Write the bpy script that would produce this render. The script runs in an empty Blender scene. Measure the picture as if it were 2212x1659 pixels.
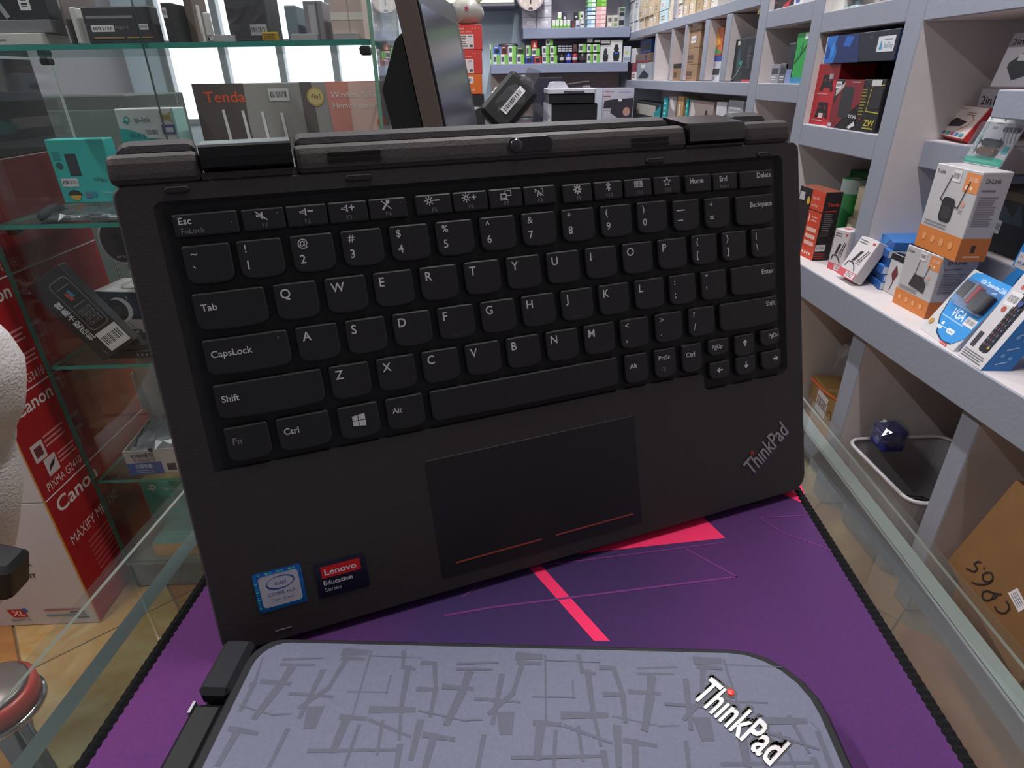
import bpy, math, random
from mathutils import Vector, Matrix
from mathutils.geometry import tessellate_polygon

SC = bpy.context.scene
COL = SC.collection
RND = random.Random(7)
PI = math.pi

# ------------------------------------------------------------------ camera
CAMZ = 1.1086
RT = Vector((0.99923920, -0.03553142, -0.01607926))
DN = Vector((-0.03051612, -0.45558861, -0.88966723))
FW = Vector((0.02428561, 0.88948105, -0.45632628))
FPX = 1291.316
cam_d = bpy.data.cameras.new('camera')
cam_d.sensor_width = 36.0
cam_d.lens = 36.0 * FPX / 2212.0
cam_d.clip_start = 0.01
cam = bpy.data.objects.new('camera', cam_d)
COL.objects.link(cam)
mw = Matrix.Identity(4)
for i in range(3):
    mw[i][0], mw[i][1], mw[i][2] = RT[i], -DN[i], -FW[i]
mw.translation = (0, 0, CAMZ)
cam.matrix_world = mw
SC.camera = cam

# ------------------------------------------------------------------ light and exposure
SC.view_settings.view_transform = 'Standard'
SC.view_settings.look = 'None'
SC.view_settings.gamma = 1.0
SC.view_settings.use_curve_mapping = False
SC.view_settings.exposure = 0.0
W = bpy.data.worlds.new('world'); SC.world = W; W.use_nodes = True
W.node_tree.nodes['Background'].inputs[0].default_value = (0.92, 0.94, 1.0, 1)
W.node_tree.nodes['Background'].inputs[1].default_value = 0.15


def area(name, loc, sx, sy, power, col, rot=(0, 0, 0)):
    l = bpy.data.lights.new(name, 'AREA'); l.shape = 'RECTANGLE'
    l.size, l.size_y, l.energy, l.color = sx, sy, power, col
    o = bpy.data.objects.new(name, l); COL.objects.link(o)
    o.location = loc; o.rotation_euler = rot
    return o


TUBES = [(0.35, 1.02), (0.35, 3.6), (-1.25, 0.6), (-1.25, 3.0)]
POWER = (34.0, 44.0, 36.0, 24.0)
for k, (tx, ty) in enumerate(TUBES):
    area('tube_lamp', (tx, ty, 2.585), 0.06, 1.2, POWER[k], (1.0, 0.985, 0.97))


# ------------------------------------------------------------------ survey helpers
def D(p):
    a, b = (p[0] - 1106.0) / FPX, (p[1] - 829.5) / FPX
    v = RT * a + DN * b + FW
    return v / v.y


C0 = Vector((0, 0, CAMZ))
def onx(p, x): v = D(p); return C0 + v * (x / v.x)
def ony(p, y): return C0 + D(p) * y
def onz(p, z): v = D(p); return C0 + v * ((z - CAMZ) / v.z)
def zat(p, q):
    """height where the vertical through q meets the sight line p"""
    return CAMZ + D(p).z * q.y


# ------------------------------------------------------------------ materials
def lin(h):
    if isinstance(h, (tuple, list)): return (h[0], h[1], h[2], 1)
    c = [int(h[i:i + 2], 16) / 255 for i in (0, 2, 4)]
    return tuple(x / 12.92 if x <= .04045 else ((x + .055) / 1.055) ** 2.4 for x in c) + (1,)


MATS = {}
def M(h, rough=.6, metal=0.0, noise=.08, scale=70, bump=0.0, spec=.5, emis=0.0, coat=0.0):
    key = (h, rough, metal, noise, scale, bump, spec, emis, coat)
    if key in MATS: return MATS[key]
    m = bpy.data.materials.new('surface_' + (h if isinstance(h, str) else 'c')); m.use_nodes = True
    nt = m.node_tree; b = nt.nodes['Principled BSDF']; c = lin(h)
    b.inputs['Base Color'].default_value = c
    b.inputs['Roughness'].default_value = rough
    b.inputs['Metallic'].default_value = metal
    b.inputs['Specular IOR Level'].default_value = spec
    b.inputs['Coat Weight'].default_value = coat
    if emis:
        b.inputs['Emission Color'].default_value = c
        b.inputs['Emission Strength'].default_value = emis
    if noise or bump:
        tc = nt.nodes.new('ShaderNodeTexCoord'); n = nt.nodes.new('ShaderNodeTexNoise')
        n.inputs['Scale'].default_value = scale; n.inputs['Detail'].default_value = 3
        nt.links.new(tc.outputs['Object'], n.inputs['Vector'])
        if noise:
            mx = nt.nodes.new('ShaderNodeMix'); mx.data_type = 'RGBA'
            mx.inputs[6].default_value = tuple(x * (1 - noise) for x in c[:3]) + (1,)
            mx.inputs[7].default_value = tuple(min(1, x * (1 + noise)) for x in c[:3]) + (1,)
            nt.links.new(n.outputs['Fac'], mx.inputs[0]); nt.links.new(mx.outputs[2], b.inputs['Base Color'])
        if bump:
            bp = nt.nodes.new('ShaderNodeBump'); bp.inputs['Strength'].default_value = bump
            bp.inputs['Distance'].default_value = .002
            nt.links.new(n.outputs['Fac'], bp.inputs['Height']); nt.links.new(bp.outputs[0], b.inputs['Normal'])
    MATS[key] = m
    return m


def ink(h): return M(h, .55, noise=0)


def glass(name, tint, dust=0.0, dustcol='9aa0a2', rough=.0, ior=1.5, streak=0.0):
    """thin clear sheet: see-through with fresnel gloss and a little surface dust"""
    m = bpy.data.materials.new(name); m.use_nodes = True; nt = m.node_tree
    for n in list(nt.nodes): nt.nodes.remove(n)
    out = nt.nodes.new('ShaderNodeOutputMaterial')
    tr = nt.nodes.new('ShaderNodeBsdfTransparent'); tr.inputs[0].default_value = lin(tint)
    gl = nt.nodes.new('ShaderNodeBsdfGlossy'); gl.inputs['Roughness'].default_value = rough
    fr = nt.nodes.new('ShaderNodeFresnel'); fr.inputs[0].default_value = ior
    gm = nt.nodes.new('ShaderNodeNewGeometry'); io = nt.nodes.new('ShaderNodeMapRange'); io.inputs[3].default_value = ior; io.inputs[4].default_value = 1 / ior
    nt.links.new(gm.outputs['Backfacing'], io.inputs[0]); nt.links.new(io.outputs[0], fr.inputs[0])
    mx = nt.nodes.new('ShaderNodeMixShader')
    nt.links.new(fr.outputs[0], mx.inputs[0]); nt.links.new(tr.outputs[0], mx.inputs[1]); nt.links.new(gl.outputs[0], mx.inputs[2])
    last = mx
    if dust:
        df = nt.nodes.new('ShaderNodeBsdfDiffuse'); df.inputs[0].default_value = lin(dustcol)
        m2 = nt.nodes.new('ShaderNodeMixShader'); m2.inputs[0].default_value = dust
        if streak:
            tc = nt.nodes.new('ShaderNodeTexCoord'); mp = nt.nodes.new('ShaderNodeMapping')
            mp.inputs['Scale'].default_value = (9, 3, 3)
            n = nt.nodes.new('ShaderNodeTexNoise'); n.inputs['Scale'].default_value = 3; n.inputs['Detail'].default_value = 6
            mr = nt.nodes.new('ShaderNodeMapRange'); mr.inputs[1].default_value = .35; mr.inputs[2].default_value = .75
            mr.inputs[3].default_value = dust * .4; mr.inputs[4].default_value = dust + streak
            nt.links.new(tc.outputs['Object'], mp.inputs[0]); nt.links.new(mp.outputs[0], n.inputs['Vector'])
            nt.links.new(n.outputs['Fac'], mr.inputs[0]); nt.links.new(mr.outputs[0], m2.inputs[0])
        nt.links.new(mx.outputs[0], m2.inputs[1]); nt.links.new(df.outputs[0], m2.inputs[2]); last = m2
    nt.links.new(last.outputs[0], out.inputs[0])
    return m


G_CASE = glass('showcase_glass', 'fafcfb', .004, '9a9c9a', streak=.014)
G_TOP = glass('counter_glass', 'f8faf8', .015, '93999b', streak=.04)
G_SIDE = glass('counter_side_glass', 'e6eeec', .08, '8a9496', streak=.06)
FILM = glass('clear_film', 'f2f2f4', .05, 'c8c8d0', rough=.12, ior=1.6)
EDGE = M('2f8f83', .25, noise=.15, scale=40)
EDGE_D = M('1d5a4e', .25, noise=.2, scale=40)
EDGE_G = M('6f8b88', .25, noise=.15, scale=40)


# ------------------------------------------------------------------ mesh helpers
class Geo:
    def __init__(s): s.v, s.f, s.mi, s.ms = [], [], [], []
    def mat(s, m):
        if m not in s.ms: s.ms.append(m)
        return s.ms.index(m)
    def add(s, vs, fs, m, T=None):
        b = len(s.v); k = s.mat(m)
        s.v += [tuple(T @ Vector(v)) if T is not None else tuple(v) for v in vs]
        s.f += [tuple(b + i for i in f) for f in fs]; s.mi += [k] * len(fs)
        return s
    def box(s, a, b, m, T=None, c=0.0):
        """box from corner a to corner b; m one material or dict of six; c chamfer"""
        x0, y0, z0 = a; x1, y1, z1 = b
        g = m if isinstance(m, dict) else None
        def mm(k): return g.get(k, g['*']) if g else m
        c = min(c, (x1 - x0) * .3, (y1 - y0) * .3, (z1 - z0) * .3)
        X, Y, Z = ((x0, x1), (y0, y1), (z0, z1))
        if c <= 0:
            vs = [(X[i], Y[j], Z[k]) for i in (0, 1) for j in (0, 1) for k in (0, 1)]
            for key, f in (('left', (0, 1, 3, 2)), ('right', (4, 6, 7, 5)), ('front', (0, 4, 5, 1)), ('back', (2, 3, 7, 6)), ('bottom', (0, 2, 6, 4)), ('top', (1, 5, 7, 3))):
                s.add([vs[i] for i in f], [(0, 1, 2, 3)], mm(key), T)
            return s
        def P(i, j, k, ax):
            sx, sy, sz = (1, -1)[i], (1, -1)[j], (1, -1)[k]
            return (X[i] + (0 if ax == 0 else sx * c), Y[j] + (0 if ax == 1 else sy * c), Z[k] + (0 if ax == 2 else sz * c))
        q = (0, 1, 3, 2)
        ij = [(0, 0), (0, 1), (1, 1), (1, 0)]
        for i, key in ((0, 'left'), (1, 'right')): s.add([P(i, j, k, 0) for j, k in ij], [(0, 1, 2, 3)], mm(key), T)
        for j, key in ((0, 'front'), (1, 'back')): s.add([P(i, j, k, 1) for i, k in ij], [(0, 1, 2, 3)], mm(key), T)
        for k, key in ((0, 'bottom'), (1, 'top')): s.add([P(i, j, k, 2) for i, j in ij], [(0, 1, 2, 3)], mm(key), T)
        e = mm('*') if g else m
        for i in (0, 1):
            for j in (0, 1):
                s.add([P(i, j, 0, 0), P(i, j, 1, 0), P(i, j, 1, 1), P(i, j, 0, 1)], [(0, 1, 2, 3)], e, T)
                s.add([P(i, 0, j, 0), P(i, 1, j, 0), P(i, 1, j, 2), P(i, 0, j, 2)], [(0, 1, 2, 3)], e, T)
                s.add([P(0, i, j, 1), P(1, i, j, 1), P(1, i, j, 2), P(0, i, j, 2)], [(0, 1, 2, 3)], e, T)
                for k in (0, 1): s.add([P(i, j, k, 0), P(i, j, k, 1), P(i, j, k, 2)], [(0, 1, 2)], e, T)
        return s
    def lathe(s, prof, m, n=20, T=None, cap=True):
        vs = [(r * math.cos(2 * PI * i / n), r * math.sin(2 * PI * i / n), z) for r, z in prof for i in range(n)]
        fs = [(a * n + i, a * n + (i + 1) % n, (a + 1) * n + (i + 1) % n, (a + 1) * n + i) for a in range(len(prof) - 1) for i in range(n)]
        if cap: fs += [tuple(range(n))[::-1], tuple((len(prof) - 1) * n + i for i in range(n))]
        return s.add(vs, fs, m, T)
    def tube(s, pts, r, m, n=8, T=None):
        pts = [Vector(p) for p in pts]; vs, fs = [], []
        up = Vector((0, 0, 1)) if abs((pts[1] - pts[0]).normalized().z) < .9 else Vector((1, 0, 0))
        for k, p in enumerate(pts):
            d = (pts[min(k + 1, len(pts) - 1)] - pts[max(k - 1, 0)]).normalized()
            a = d.cross(up).normalized(); b = d.cross(a)
            rr = r[k] if isinstance(r, (list, tuple)) else r
            vs += [p + (a * math.cos(2 * PI * i / n) + b * math.sin(2 * PI * i / n)) * rr for i in range(n)]
        for k in range(len(pts) - 1):
            fs += [(k * n + i, k * n + (i + 1) % n, (k + 1) * n + (i + 1) % n, (k + 1) * n + i) for i in range(n)]
        fs += [tuple(range(n))[::-1], tuple((len(pts) - 1) * n + i for i in range(n))]
        return s.add(vs, fs, m, T)
    def prism(s, poly, z0, z1, m, T=None, inset=0.0, mtop=None):
        """2D outline extruded z0..z1, top optionally inset for a soft edge"""
        n = len(poly); cx = sum(p[0] for p in poly) / n; cy = sum(p[1] for p in poly) / n
        vs = [(x, y, z0) for x, y in poly]; rings = [0]
        if inset:
            vs += [(x, y, z1 - inset * (1 if z1 > z0 else -1)) for x, y in poly]; rings.append(n)
            top = [inset_pt(poly, i, inset) for i in range(n)]
        else: top = poly
        rings.append(len(vs)); vs += [(x, y, z1) for x, y in top]
        fs = []
        for a, b in zip(rings, rings[1:]): fs += [(a + i, a + (i + 1) % n, b + (i + 1) % n, b + i) for i in range(n)]
        s.add(vs, fs, m, T)
        s.add([(x, y, z1) for x, y in top], tess([top]), mtop or m, T)
        s.add([(x, y, z0) for x, y in poly], tess([poly]), m, T)
        return s
    def build(s, name, parent=None, smooth=False, label=None, **kw):
        me = bpy.data.meshes.new(name); me.from_pydata(s.v, [], s.f)
        for m in s.ms: me.materials.append(m)
        me.polygons.foreach_set('material_index', s.mi)
        if smooth: me.polygons.foreach_set('use_smooth', [True] * len(s.f))
        me.update()
        o = bpy.data.objects.new(name, me); COL.objects.link(o)
        if parent is not None: o.parent = parent
        if label: o['label'] = label
        for k, v in kw.items():
            if v: o[k] = v
        return o


def tess(loops):
    ls = [[Vector((p[0], p[1], 0)) for p in l] for l in loops]
    return [tuple(t) for t in tessellate_polygon(ls)]


def inset_pt(poly, i, d):
    n = len(poly); p = Vector(poly[i][:2]); a = Vector(poly[i - 1][:2]); b = Vector(poly[(i + 1) % n][:2])
    e1 = (p - a); e2 = (b - p)
    if e1.length < 1e-9 or e2.length < 1e-9: return tuple(p)
    e1.normalize(); e2.normalize()
    nn = Vector((-e1.y, e1.x)) + Vector((-e2.y, e2.x))
    if nn.length < 1e-6: return tuple(p)
    nn.normalize(); k = max(.4, nn.dot(Vector((-e1.y, e1.x))))
    return tuple(p + nn * (d / k))


def rrect(x0, y0, x1, y1, r, seg=4):
    """rounded rectangle, counter-clockwise; r = radius or (bl, br, tr, tl)"""
    rs = r if isinstance(r, (tuple, list)) else (r,) * 4
    out = []
    for (cx, cy, a0), q in zip((((x0, y0), 0, PI), ((x1, y0), 0, 1.5 * PI), ((x1, y1), 0, 0), ((x0, y1), 0, .5 * PI)), rs):
        px, py = cx
        ox = px + (q if px == x0 else -q); oy = py + (q if py == y0 else -q)
        for k in range(seg + 1):
            a = a0 + k / seg * PI / 2
            out.append((ox + q * math.cos(a), oy + q * math.sin(a)))
    return out


def ell(cx, cy, rx, ry, n=20): return [(cx + rx * math.cos(2 * PI * i / n), cy + ry * math.sin(2 * PI * i / n)) for i in range(n)]


def tag(o, label, cat, group=None):
    o['label'] = label; o['category'] = cat
    if group: o['group'] = group
    return o


def thing(name, label, cat, T, group=None):
    o = bpy.data.objects.new(name, None); COL.objects.link(o); o.empty_display_size = .02
    o.matrix_world = T if isinstance(T, Matrix) else Matrix.Translation(T)
    return tag(o, label, cat, group)


def frame(o, x, y, z=None):
    """matrix from origin and x, y directions (orthonormalised)"""
    x = Vector(x).normalized(); y = Vector(y); y = (y - x * y.dot(x)).normalized(); z = x.cross(y)
    m = Matrix.Identity(4)
    for i in range(3): m[i][0], m[i][1], m[i][2], m[i][3] = x[i], y[i], z[i], o[i]
    return m


def TR(loc, yaw=0.0, rx=0.0, ry=0.0): return Matrix.Translation(loc) @ Matrix.Rotation(yaw, 4, 'Z') @ Matrix.Rotation(rx, 4, 'X') @ Matrix.Rotation(ry, 4, 'Y')


# ------------------------------------------------------------------ lettering and flat print
TXT = {}
def text2d(body, bold=False):
    k = (body, bold)
    if k not in TXT:
        cu = bpy.data.curves.new('lettering', 'FONT'); cu.body = body; cu.resolution_u = 3; cu.fill_mode = 'FRONT'
        if bold: cu.offset = .016 if bold >= 1 else bold
        o = bpy.data.objects.new('lettering', cu); COL.objects.link(o)
        bpy.context.view_layer.update()
        me = bpy.data.meshes.new_from_object(o.evaluated_get(bpy.context.evaluated_depsgraph_get()))
        vs = [(v.co.x, v.co.y) for v in me.vertices]; fs = [tuple(p.vertices) for p in me.polygons]
        bpy.data.objects.remove(o); bpy.data.curves.remove(cu); bpy.data.meshes.remove(me)
        xs = [v[0] for v in vs] or [0, 1]; ys = [v[1] for v in vs] or [0, 1]
        TXT[k] = (vs, fs, min(xs), max(xs), min(ys), max(ys))
    return TXT[k]


def draw(g, T, Wd, Hd, ops, off=.0003, dz=.00006):
    """flat print in face coordinates 0..1; every mark sits a hair above the one before"""
    z = off
    def put(pts, m, fs=None): g.add([(x, y, z) for x, y in pts], fs or [tuple(range(len(pts)))], m, T)
    for op in ops:
        k = op[0]; z += dz
        if k == 'r': x0, y0, x1, y1 = op[1] * Wd, op[2] * Hd, op[3] * Wd, op[4] * Hd; put([(x0, y0), (x1, y0), (x1, y1), (x0, y1)], ink(op[5]))
        elif k == 'R': put(rrect(op[1] * Wd, op[2] * Hd, op[3] * Wd, op[4] * Hd, op[6] * Hd), ink(op[5]))
        elif k == 'e': put(ell(op[1] * Wd, op[2] * Hd, op[3] * Hd, op[4] * Hd), ink(op[5]))
        elif k == 'p': q = [(x * Wd, y * Hd) for x, y in op[1]]; put(q, ink(op[2]), tess([q]))
        elif k == 'l':
            q = [Vector((x * Wd, y * Hd)) for x, y in op[1]]; w = op[2] * Hd / 2
            for a, b in zip(q, q[1:]):
                d = (b - a); d = d / max(d.length, 1e-9); nn = Vector((-d.y, d.x)) * w; e = d * w * .6
                put([a - e - nn, b + e - nn, b + e + nn, a - e + nn], ink(op[3]))
        elif k == 't':
            x, y, size, body, col = op[1:6]; kw = op[6] if len(op) > 6 else {}
            vs, fs, xa, xb, ya, yb = text2d(body, kw.get('b', False))
            s = size * Hd / .73; sx = s * kw.get('sx', 1)
            if 'w' in kw: sx = kw['w'] * Wd / max(xb - xa, 1e-6)
            a = math.radians(kw.get('rot', 0)); al = kw.get('a', 'l')
            dx = {'l': -xa, 'c': -(xa + xb) / 2, 'r': -xb}[al]
            put([(x * Wd + (vx + dx) * sx * math.cos(a) - vy * s * math.sin(a), y * Hd + (vx + dx) * sx * math.sin(a) + vy * s * math.cos(a)) for vx, vy in vs], ink(col), fs)
        elif k == 'bar':
            x0, y0, x1, y1 = op[1:5]; rot = len(op) > 5 and op[5]; rr = random.Random(int(x0 * 977 + y0 * 131))
            put([(x0 * Wd, y0 * Hd), (x1 * Wd, y0 * Hd), (x1 * Wd, y1 * Hd), (x0 * Wd, y1 * Hd)], ink('dcd8dc')); z += dz
            t = .08
            while t < .9:
                w = rr.choice((.02, .03, .045))
                if rot: q = [(x0 + (x1 - x0) * .2, y0 + (y1 - y0) * t), (x0 + (x1 - x0) * .75, y0 + (y1 - y0) * t), (x0 + (x1 - x0) * .75, y0 + (y1 - y0) * (t + w)), (x0 + (x1 - x0) * .2, y0 + (y1 - y0) * (t + w))]
                else: q = [(x0 + (x1 - x0) * t, y0 + (y1 - y0) * .28), (x0 + (x1 - x0) * (t + w), y0 + (y1 - y0) * .28), (x0 + (x1 - x0) * (t + w), y0 + (y1 - y0) * .75), (x0 + (x1 - x0) * t, y0 + (y1 - y0) * .75)]
                put([(x * Wd, y * Hd) for x, y in q], ink('2a282c')); t += w + rr.choice((.02, .03, .05))
        elif k == 'ln':
            x0, y0, x1, y1, n, col = op[1:7]; rr = random.Random(n)
            for i in range(n):
                yy = y1 + (y0 - y1) * (i + .5) / n; h = abs(y1 - y0) / n * .22; xe = x1 - (x1 - x0) * rr.random() * .3
                put([(x0 * Wd, (yy - h) * Hd), (xe * Wd, (yy - h) * Hd), (xe * Wd, (yy + h) * Hd), (x0 * Wd, (yy + h) * Hd)], ink(col))
    return g


def face_T(face, w, d, h):
    return {'front': frame((-w / 2, -d / 2, 0), (1, 0, 0), (0, 0, 1)), 'right': frame((w / 2, -d / 2, 0), (0, 1, 0), (0, 0, 1)),
            'left': frame((-w / 2, d / 2, 0), (0, -1, 0), (0, 0, 1)), 'top': frame((-w / 2, -d / 2, h), (1, 0, 0), (0, 1, 0)),
            'back': frame((w / 2, d / 2, 0), (-1, 0, 0), (0, 0, 1))}[face]


def face_wh(face, w, d, h): return {'front': (w, h), 'back': (w, h), 'right': (d, h), 'left': (d, h), 'top': (w, d)}[face]


def carton(name, label, cat, T, w, d, h, col, arts=None, group=None, simple=False, rough=.5, off=.0003, coat=0.0):
    """a packaging box: base centre at T, front towards local -y; arts = {face: ops}"""
    arts = arts or {}
    def mk(c): return c if isinstance(c, bpy.types.Material) else M(c, rough, noise=.05, scale=25, coat=coat)
    cm = {k: mk(c) for k, c in col.items()} if isinstance(col, dict) else mk(col)
    g = Geo().box((-w / 2, -d / 2, 0), (w / 2, d / 2, h), cm, c=min(.0015, h * .04))
    if simple:
        for f, ops in arts.items(): draw(g, face_T(f, w, d, h), *face_wh(f, w, d, h), ops, off)
        o = g.build(name); o.matrix_world = T
        return tag(o, label, cat, group)
    r = thing(name, label, cat, T, group)
    g.build('carton', r)
    for f, ops in arts.items():
        a = Geo(); draw(a, face_T(f, w, d, h), *face_wh(f, w, d, h), ops, off)
        a.build({'front': 'front_print', 'right': 'side_print', 'left': 'side_print', 'top': 'top_print', 'back': 'back_print'}[f], r)
    return r


def seat(bl, br, tp, z, depth):
    """base matrix and size of a box standing on height z, from its front bottom corners and one top corner above bl"""
    P, Q = onz(bl, z), onz(br, z)
    d = Q - P; w = d.length; yaw = math.atan2(d.y, d.x)
    h = zat(tp, P) - z
    bk = Vector((-math.sin(yaw), math.cos(yaw), 0))
    c = (P + Q) / 2 + bk * depth / 2
    return TR((c.x, c.y, z + .0004), yaw), w, depth, h


def wallbox(tl, br, xf, depth, z=None):
    """box whose front lies on the plane x = xf (facing the aisle)"""
    P, Q = onx(tl, xf), onx(br, xf)
    z0 = Q.z if z is None else z
    return TR((xf + depth / 2, (P.y + Q.y) / 2, z0 + .0004), -PI / 2), abs(P.y - Q.y) - .003, depth, P.z - z0


def farbox(tl, br, yf, depth, z=None):
    """box whose front lies on the plane y = yf (facing the camera)"""
    P, Q = ony(tl, yf), ony(br, yf)
    z0 = Q.z if z is None else z
    return TR(((P.x + Q.x) / 2, yf + depth / 2, z0 + .0004)), abs(Q.x - P.x), depth, P.z - z0


def inside(T, d, y0=1.121):
    """keep a box's front clear of the showcase's front pane"""
    f = min((T @ Vector((s * .06, -d / 2, 0))).y for s in (-1, 1))
    if f < y0: T.translation.y += y0 - f
    return T


def leanbox(P, Q, R, depth, ufirst=False):
    """box from three world points of its front face (bottom-left, bottom-right, top-left)"""
    if ufirst: e = (R - P).normalized(); Q = Q - e * (Q - P).dot(e)
    x = (Q - P); w = x.length; x = x / w; u = R - P; u = u - x * u.dot(x); h = u.length; u = u / h
    n = x.cross(u)                      # out of the face, towards the viewer
    o = P + x * w / 2 - n * depth / 2
    m = Matrix.Identity(4)
    for i in range(3): m[i][0], m[i][1], m[i][2], m[i][3] = x[i], -n[i], u[i], o[i]
    return m, w, depth, h


# ================================================================== SETTING
def struct(g, name, parent=None, **k):
    o = g.build(name, parent)
    if parent is None: o['kind'] = 'structure'
    return o


FX0, FX1, FY0, FY1 = -2.6, 1.34, -0.9, 5.0
GROUT = M('6d5b48', .9, scale=40)
struct(Geo().box((FX0, FY0, -.06), (FX1 + .06, FY1 + .1, -.004), GROUT), 'floor')
floor = bpy.data.objects['floor']


def stone(name, a, b, c):
    m = bpy.data.materials.new(name); m.use_nodes = True; nt = m.node_tree; bs = nt.nodes['Principled BSDF']
    tc = nt.nodes.new('ShaderNodeTexCoord'); n1 = nt.nodes.new('ShaderNodeTexNoise'); n2 = nt.nodes.new('ShaderNodeTexNoise')
    n1.inputs['Scale'].default_value = 4.5; n1.inputs['Detail'].default_value = 6; n1.inputs['Distortion'].default_value = .8
    n2.inputs['Scale'].default_value = 60; n2.inputs['Detail'].default_value = 4
    cr = nt.nodes.new('ShaderNodeValToRGB'); e = cr.color_ramp.elements
    e[0].position, e[0].color = .36, lin(a); e[1].position, e[1].color = .64, lin(b)
    x = cr.color_ramp.elements.new(.5); x.color = lin(c)
    mx = nt.nodes.new('ShaderNodeMix'); mx.data_type = 'RGBA'; mx.blend_type = 'MULTIPLY'; mx.inputs[0].default_value = .35
    gm = nt.nodes.new('ShaderNodeNewGeometry')
    nt.links.new(gm.outputs['Position'], n1.inputs['Vector']); nt.links.new(gm.outputs['Position'], n2.inputs['Vector'])
    nt.links.new(n1.outputs['Fac'], cr.inputs[0]); nt.links.new(cr.outputs[0], mx.inputs[6]); nt.links.new(n2.outputs['Color'], mx.inputs[7])
    nt.links.new(mx.outputs[2], bs.inputs['Base Color']); bs.inputs['Roughness'].default_value = .4
    return m


TILES = [stone('tan_stone', 'b07e48', 'c49c66', 'a06a3c'), stone('pale_stone', 'bfa678', 'cbb488', 'b08a54'), stone('rust_stone', 'a8683c', 'b88850', '96522e')]
S = .30
tile_me = []
for m in TILES:
    g = Geo().box((-S / 2 + .002, -S / 2 + .002, -.006), (S / 2 - .002, S / 2 - .002, 0), m, c=.0015)
    o = g.build('tile', floor); tile_me.append(o.data); bpy.data.objects.remove(o)
cnt = 0
for i in range(-9, 12):
    for j in range(-9, 12):
        a = math.radians(40)
        x = -.2 + (i * S) * math.cos(a) - (j * S) * math.sin(a); y = .6 + (i * S) * math.sin(a) + (j * S) * math.cos(a)
        if -1.75 < x < 1.05 and -.2 < y < 1.75:
            o = bpy.data.objects.new('tile', tile_me[(i * 5 + j * 3) % 7 % 3]); COL.objects.link(o); o.parent = floor
            o.location = (x, y, 0); o.rotation_euler = (0, 0, a + (i + j) % 4 * PI / 2); cnt += 1

PAINT_G = M('8a8e9d', .55, noise=.05, scale=120, bump=.25)
PAINT_W = M('cfc6c8', .75, noise=.05, scale=30, bump=.3)
PAINT_B = M('c6d8e6', .7, noise=.04, scale=12)
PAINT_T = M('c4b2b0', .8, noise=.06, scale=14)
WX0, WX1, WZ0, WZ1 = -2.35, -.75, .86, 2.05      # shop window in the back wall
YB = 4.98
g = Geo()
g.box((FX0, YB, 0), (WX0, YB + .1, 2.7), PAINT_B); g.box((WX1, YB, 0), (FX1, YB + .1, 2.7), PAINT_B)
g.box((WX0, YB, 0), (WX1, YB + .1, WZ0), PAINT_B); g.box((WX0, YB, WZ1), (WX1, YB + .1, 2.7), PAINT_B)
struct(g, 'wall_back')
struct(Geo().box((FX1, FY0, 0), (FX1 + .06, YB + .1, 2.7), PAINT_W), 'wall_right')
struct(Geo().box((FX0 - .06, FY0, 0), (FX0, YB + .1, 2.7), M('8d8a90', .8, scale=8)), 'wall_left')
struct(Geo().box((FX0, FY0, 2.7), (FX1, YB + .1, 2.76), M('b9bcc4', .8, scale=6)), 'ceiling')
win = struct(Geo().box((WX0, YB + .07, WZ0), (WX1, YB + .08, WZ1), M('f2f6ff', .4, noise=0, emis=2.6)), 'window_1')
FR = M('8a8f94', .4, scale=30)
for xx in (WX0, -1.93, -1.52, -1.13, WX1 - .05):
    Geo().box((xx, YB - .01, WZ0), (xx + .05, YB + .06, WZ1), FR, c=.004).build('mullion', win)
for zz in (WZ0 - .03, 1.34, WZ1 - .04):
    Geo().box((WX0 - .03, YB - .02, zz), (WX1 + .03, YB + .05, zz + .04), FR, c=.004).build('window_rail', win)
for k, (tx, ty) in enumerate(TUBES):
    t = thing('ceiling_light', 'white fluorescent batten on the ceiling, ' + ['right side near the counter', 'right side near the back wall', 'left side near the showcase', 'left side near the shop window'][k], 'ceiling light', (tx, ty, 2.6), 'fluorescent ceiling battens')
    Geo().box((-.04, -.62, .03), (.04, .62, .099), M('d8dade', .4), c=.006).build('batten', t)
    Geo().tube([(0, -.6, .012), (0, .6, .012)], .012, M('f4f8ff', .3, noise=0, emis=4.0), 10).build('tube', t, True)

# ================================================================== GLASS COUNTER
A = .077
ZC = .8925
CT = Matrix.Translation((0, 0, 0)) @ Matrix.Rotation(-A, 4, 'Z')       # counter frame: x across, y along
CX0, CX1, CY0, CY1 = -.2175, .2035, -.35, 1.95
counter = thing('glass_counter', 'long narrow glass display counter under the purple mouse pad', 'counter', CT)
g = Geo().box((CX0, CY0, ZC - .007), (CX1, CY1, ZC), {'*': M('8c8f86', .3, noise=.2, scale=50), 'top': G_TOP, 'bottom': G_TOP, 'left': G_TOP, 'right': G_TOP}, c=.0009)
g.build('glass_top', counter)
for s, x0, x1 in ((0, -.1940, -.1860), (1, .1885, .1965)):
    Geo().box((x0, CY0, .03), (x1, CY1, ZC - .0075), {'*': EDGE_G, 'left': G_SIDE, 'right': G_SIDE, 'top': M('2a3d40', .6, noise=.25, scale=30) if s == 0 else M('7d8484', .35, noise=.15, scale=30)}).build('glass_side', counter)
for s, x0, x1 in ((0, -.199, -.181), (1, .1835, .2015)):
    Geo().box((x0, CY0, .001), (x1, CY1, .0295), M('8f9296', .35, metal=.8), c=.003).build('base_rail', counter)
Geo().box((.1868, CY0, ZC - .0185), (.1883, CY1, ZC - .0075), M('75747b', .5, noise=.2, scale=20), c=.0003).build('grey_strip', counter)  # thin grey strip along the right side glass, just under the top pane
Geo().box((-.1855, CY1 - .008, .03), (.1865, CY1, ZC - .0075), {'*': EDGE_G, 'front': G_SIDE, 'back': G_SIDE}).build('glass_end', counter)
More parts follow.
